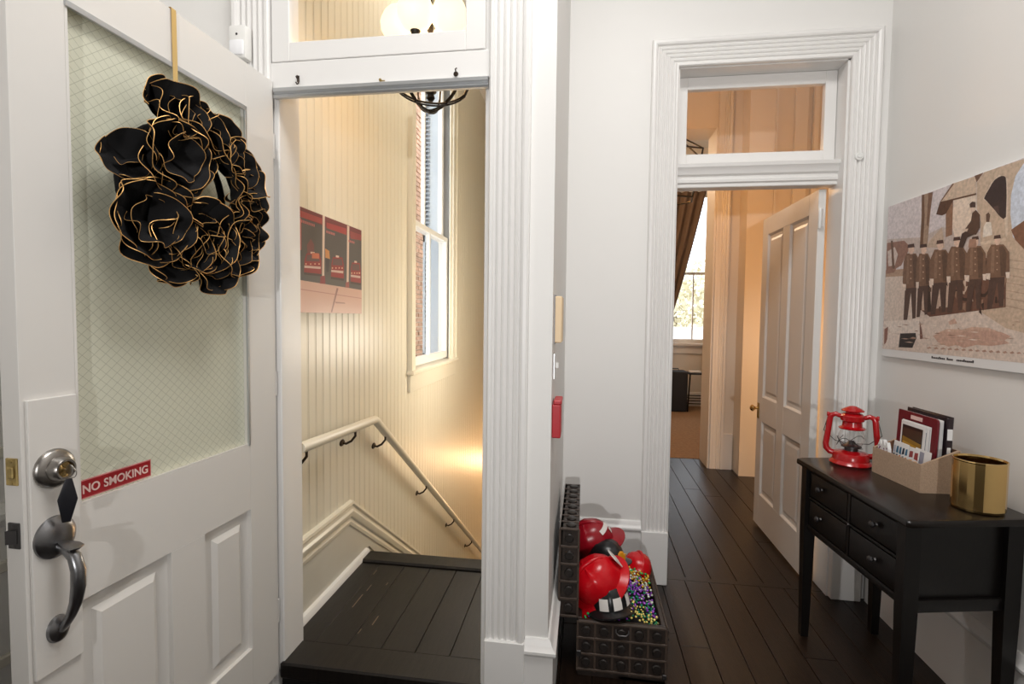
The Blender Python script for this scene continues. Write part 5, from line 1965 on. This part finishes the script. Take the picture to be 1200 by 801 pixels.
helmet('fire_helmet', 'dark red toy helmet with white stripes, topmost in the chest', (.050, 2.20, .358), (-.42, -.22, .88), (.93, -.12, .40), 'helmet_dark_red', 1.02, shield=False, peak=True,
       patches=[(-.25, .052, .9, .070), (.55, .045, .30, .085), (.1, .020, .35, .045)])
helmet('fire_helmet', 'red toy helmet mostly sunk in the beads at the back right of the chest', (.245, 2.285, .205), (.25, .15, .95), (.2, -.98, .1), 'helmet_red', .80, shield=False)

# ---- bead necklaces
bm = NB()
rb = random.Random(11)
cols = [rgb(232, 186, 60), rgb(50, 180, 100), rgb(140, 60, 190), rgb(246, 226, 130), rgb(40, 150, 110), rgb(170, 90, 215), rgb(225, 235, 215)]
pos_c = []
lay = None
for k in range(1500):
    u, v = rb.random(), rb.random()
    x = CX0 + .024 + (CX1 - CX0 - .048) * u
    y = CY0 + .024 + (CY1 - CY0 - .048) * v
    z = .188 + .030 * math.sin(3.0 * u + .5) + .03 * v * u + rb.uniform(-.012, .012)
    if u > .62:
        z += .022
    pos_c.append((x, y, z, cols[int((u * 3.1 + v * 5.3 + rb.random() * 2.2)) % len(cols)]))
bmv, bmf, bmc = [], [], []
ico = bmesh.new()
bmesh.ops.create_icosphere(ico, subdivisions=1, radius=1)
ico.verts.ensure_lookup_table()
iv = [v.co.copy() for v in ico.verts]
jf = [[v.index for v in f.verts] for f in ico.faces]
ico.free()
bm.free()
for x, y, z, c in pos_c:
    r = rb.choice((.0042, .005, .0058))
    b0 = len(bmv)
    bmv += [(x + p.x * r, y + p.y * r, z + p.z * r) for p in iv]
    bmf += [[b0 + q for q in f] for f in jf]
    bmc += [c] * len(jf)
me = bpy.data.meshes.new('bead_necklaces')
me.from_pydata(bmv, [], bmf)
at_ = me.color_attributes.new('tint', 'FLOAT_COLOR', 'CORNER')
for f, c in zip(me.polygons, bmc):
    f.use_smooth = True
    for l in f.loop_indices:
        at_.data[l].color = (*c, 1)
me.materials.append(M['beads'])
o = bpy.data.objects.new('bead_necklaces', me)
COL.objects.link(o)
tag(o, 'heap of gold, green and purple bead necklaces in the chest', 'beads', kind='stuff')
# what the helmets and beads lie on
t = thing('folded_cloth', 'dark cloth filling the bottom of the chest', 'cloth', (.15, 2.11, .014))
bm = NB()
vs = bx(bm, CX0 + .018, CX1 - .018, CY0 + .018, CY1 - .018, .015, .155, .01)
wobj('cloth', bm, 'dark_box', t)

# ---- far rooms
cg = thing('iron_cage_pendant', 'black iron cage pendant lamp hanging in the far hallway', 'lamp', (.62, 4.0, 2.22))
hx = [(math.cos(2 * PI * k / 6 + .35), math.sin(2 * PI * k / 6 + .35)) for k in range(6)]
def loop(z, r):
    return [(r * x, r * y, z) for x, y in hx]
l0, l1, l2 = loop(0, .17), loop(.33, .245), loop(.43, .10)
for nm, lp_ in (('bottom_hoop', l0), ('wide_hoop', l1), ('top_hoop', l2)):
    bm = NB()
    for a, b in zip(lp_, lp_[1:] + lp_[:1]):
        tube(bm, [a, b], .006, 6)
    obj(nm, bm, 'iron', cg)
for a, b, c in zip(l0, l1, l2):
    bm = NB()
    tube(bm, [a, b, c], .006, 6)
    obj('bar', bm, 'iron', cg)
bm = NB()
tube(bm, [(0, 0, .43), (0, 0, 1.68)], .006, 8)
for a in l2[::2]:
    tube(bm, [(0, 0, .46), a], .005, 6)
lathe(bm, [(0, 1.68), (.06, 1.68), (.05, 1.65), (0, 1.64)], 16)
obj('stem', bm, 'iron', cg)
bm = NB()
lathe(bm, [(0, .14), (.022, .15), (.03, .18), (.02, .22), (.012, .25), (0, .25)], 14)
obj('bulb', bm, 'warm_bulb', cg, smooth=60)
def curtain(name, label, x_top, x_bot_fn, z_top, y, folds, amp):
    t = thing(name, label, 'curtain', (x_top[0], y, 0))
    bm = NB()
    nu, nv = 64, 26
    g = []
    for i in range(nv + 1):
        z = z_top * (1 - i / nv)
        xa, xb = x_bot_fn(z)
        row = []
        for j in range(nu + 1):
            q = j / nu
            row.append(bm.verts.new((xa + (xb - xa) * q, y + amp * math.sin(q * folds * 2 * PI) + .01 * math.sin(z * 3 + q * 9), z)))
        g.append(row)
    for a, b in zip(g, g[1:]):
        for j in range(nu):
            bm.faces.new((a[j], a[j + 1], b[j + 1], b[j]))
    o = wobj('drape', bm, 'curtain', t, 80)
    sm = o.modifiers.new('thickness', 'SOLIDIFY')
    sm.thickness = .006
    return t
def left_edge(z):
    if z > 1.30:
        f = (z - 1.30) / (3.2 - 1.30)
        return (.62, 1.24 + .47 * f ** .85)
    return (.62 + .12 * (1.3 - z), 1.24 - .10 * (1.30 - z))
curtain('curtain', 'brown curtain drawn aside across the left of the bedroom window', (.62, 1.7), left_edge, 3.2, 7.86, 9, .035)
curtain('curtain', 'sliver of brown curtain at the right of the bedroom window', (1.8, 2.25), lambda z: ((1.765 + .02 * (3.2 - z), 2.2) if z > 1.3 else (1.83, 2.15)), 3.2, 7.86, 6, .03)
t = thing('curtain_rod', 'dark iron curtain rod above the bedroom window', 'curtain rod', (1.4, 7.86, 3.21))
bm = NB()
tube(bm, [(-.95, 0, .02), (.95, 0, .02)], .012, 10)
for x in (-.9, .9):
    tube(bm, [(x, 0, .02), (x, .24, .02)], .008, 8)
obj('rod', bm, 'iron', t)
for k in range(14):
    bm = NB()
    x = (-.78 + k * .078) if k < 10 else (.38 + (k - 10) * .11)
    tube(bm, [(x, .022 * math.cos(a), .012 + .026 * math.sin(a)) for a in [2 * PI * q / 10 for q in range(10)]], .003, 5, closed=True)
    obj('ring', bm, 'iron', t)
sl = thing('metal_stool', 'small black metal frame stool under the bedroom window', 'stool', (1.64, 7.70, .004))
bm = NB()
bx(bm, -.15, .15, -.13, .13, .535, .56, .006)
obj('seat', bm, 'dark_box', sl)
for x in (-1, 1):
    for y in (-1, 1):
        bm = NB()
        tube(bm, [(x * .13, y * .11, .54), (x * .16, y * .13, 0)], .011, 8)
        obj('leg', bm, 'iron', sl)
bm = NB()
for z, f in ((.20, 1.16), (.12, 1.2)):
    for a, b in (((-1, -1), (1, -1)), ((1, -1), (1, 1)), ((1, 1), (-1, 1)), ((-1, 1), (-1, -1))):
        tube(bm, [(a[0] * .13 * f, a[1] * .11 * f, z), (b[0] * .13 * f, b[1] * .11 * f, z)], .008, 6)
obj('stretcher', bm, 'iron', sl)
t = thing('book', 'pale book lying on the metal stool', 'book', (1.60, 7.69, .5645))
bm = NB()
bx(bm, -.09, .07, -.06, .06, 0, .02, .003)
obj('cover', bm, 'far_trim', t)
t = thing('black_case', 'tall black case standing left of the metal stool', 'case', (1.30, 7.66, .004))
bm = NB()
vs = bx(bm, -.18, .17, -.14, .14, 0, .585, .03, seg=3)
obj('body', bm, 'dark_box', t)
bm = NB()
tube(bm, [(-.06, 0, .58), (-.055, 0, .612), (.055, 0, .612), (.06, 0, .58)], .008, 8)
obj('grip', bm, 'black_plastic', t)

# lamp added to brighten the far hallway walls, hidden from the foyer
t = thing('added_floor_lamp', 'slim floor lamp added behind the open door to brighten the far hallway', 'lamp', (1.95, 3.5, 0))
bm = NB()
lathe(bm, [(0, .02), (.11, .018), (.12, 0), (0, 0)], 24)
tube(bm, [(0, 0, .01), (0, 0, 1.2)], .009, 8)
obj('stand', bm, 'iron', t)
bm = NB()
lathe(bm, [(.10, 1.42), (.15, 1.18), (.147, 1.18), (.097, 1.42)], 24, closed=True)
obj('shade', bm, 'shade_cloth', t)

# ---- outside
t = thing('brick_building', 'weathered brick side of the next building outside the stair window', 'building', (-2.75, 5.5, -3))
bm = NB()
bx(bm, -3.0, -2.76, 2.0, 12.0, -3, 7)
wobj('mortar_wall', bm, 'mortar', t, 0)
verts, faces = [], []
rbk = random.Random(8)
z = -.2
row = 0
while z < 5.2:
    y = 4.0 + (.11 if row % 2 else 0)
    while y < 11.8:
        d = rbk.uniform(-.008, .008)
        b0 = len(verts)
        x0, x1, ya, yb2, za, zb2 = -2.765, -2.74 + d, y, y + .20, z, z + .056
        verts += [(x0, ya, za), (x1, ya, za), (x1, yb2, za), (x0, yb2, za), (x0, ya, zb2), (x1, ya, zb2), (x1, yb2, zb2), (x0, yb2, zb2)]
        faces += [[b0 + q for q in f] for f in ((1, 2, 6, 5), (0, 1, 5, 4), (2, 3, 7, 6), (4, 5, 6, 7), (0, 3, 2, 1))]
        y += .22
    z += .076
    row += 1
me = bpy.data.meshes.new('brickwork')
me.from_pydata(verts, [], faces)
o = wobj('brickwork', me, 'brick', t)
o['kind'] = 'stuff'
t = thing('window_shutter', 'narrow blue grey louvred shutter leaf outside the stair window', 'shutter', (-1.30, 4.18, 1.0))
SX0, SX1 = -1.335, -1.258
bm = NB()
for z0_, z1_ in ((.95, 1.03), (1.94, 2.02), (3.22, 3.3)):
    bx(bm, SX0, SX1, 4.08, 4.115, z0_, z1_, .002)
bx(bm, SX0, SX0 + .018, 4.08, 4.115, .95, 3.3, .002)
bx(bm, SX1 - .018, SX1, 4.08, 4.115, .95, 3.3, .002)
wobj('frame', bm, 'shutter', t)
bm = NB()
bx(bm, SX0 + .01, SX1 - .01, 4.106, 4.112, .95, 3.3)
wobj('back_board', bm, 'shutter', t, 0)
bm0 = NB()
bx(bm0, -.021, .021, -.014, .014, -.003, .003, mtx=Matrix.Rotation(.7, 4, 'X'))
slat_me = mesh_of('slat', bm0, 0)
slat_me.materials.append(M['shutter'])
z = 1.05
while z < 3.2:
    if not 1.92 < z < 2.04:
        o = bpy.data.objects.new('slat', slat_me)
        COL.objects.link(o)
        o.parent = t
        o.location = Vector(((SX0 + SX1) / 2, 4.093, z)) - t.location
    z += .034
t = thing('garden_wall', 'low white wall outside below the bedroom window', 'wall', (1.5, 10.4, -.6))
bm = NB()
bx(bm, -3, 6, 10.3, 10.5, -3.0, 1.18, .01)
wobj('masonry', bm, 'outside_white', t, 0)
bm = NB()
bx(bm, -20, 25, 8.6, 60, -3.05, -3.0)
o = obj('ground', bm, 'ground', None, 0)
tag(o, 'pale ground outside the bedroom window', 'ground', kind='structure')
rt = random.Random(15)
for k, (x, y, r, h, lab) in enumerate(((2.6, 15.5, 1.7, 2.6, 'hazy pale tree nearest the bedroom window'), (5.2, 21, 2.2, 3.2, 'hazy tree right behind the nearest one outside'), (0.8, 22, 2.0, 2.2, 'hazy tree at left outside the bedroom window'))):
    t = thing('tree', lab, 'tree', (x, y, -3.0))
    bm = NB()
    tube(bm, [(0, 0, 0), (.1, 0, 2), (0, .1, h + 2)], [.18, .14, .06], 8)
    obj('trunk', bm, 'bark', t)
    verts, faces = [], []
    for q in range(2600):
        d = Vector((rt.gauss(0, 1), rt.gauss(0, 1), rt.gauss(0, 1))).normalized() * r * rt.uniform(.55, 1.0)
        c = Vector((0, 0, h + 1.6)) + d
        e1 = Vector((rt.gauss(0, 1), rt.gauss(0, 1), rt.gauss(0, 1))).normalized() * .10
        e2 = Vector((rt.gauss(0, 1), rt.gauss(0, 1), rt.gauss(0, 1))).normalized() * .07
        b0 = len(verts)
        verts += [c - e1, c + e2, c + e1, c - e2]
        faces.append([b0, b0 + 1, b0 + 2, b0 + 3])
    me = bpy.data.meshes.new('foliage')
    me.from_pydata(verts, [], faces)
    o = obj('foliage', me, 'leaf', t)
    o['kind'] = 'stuff'
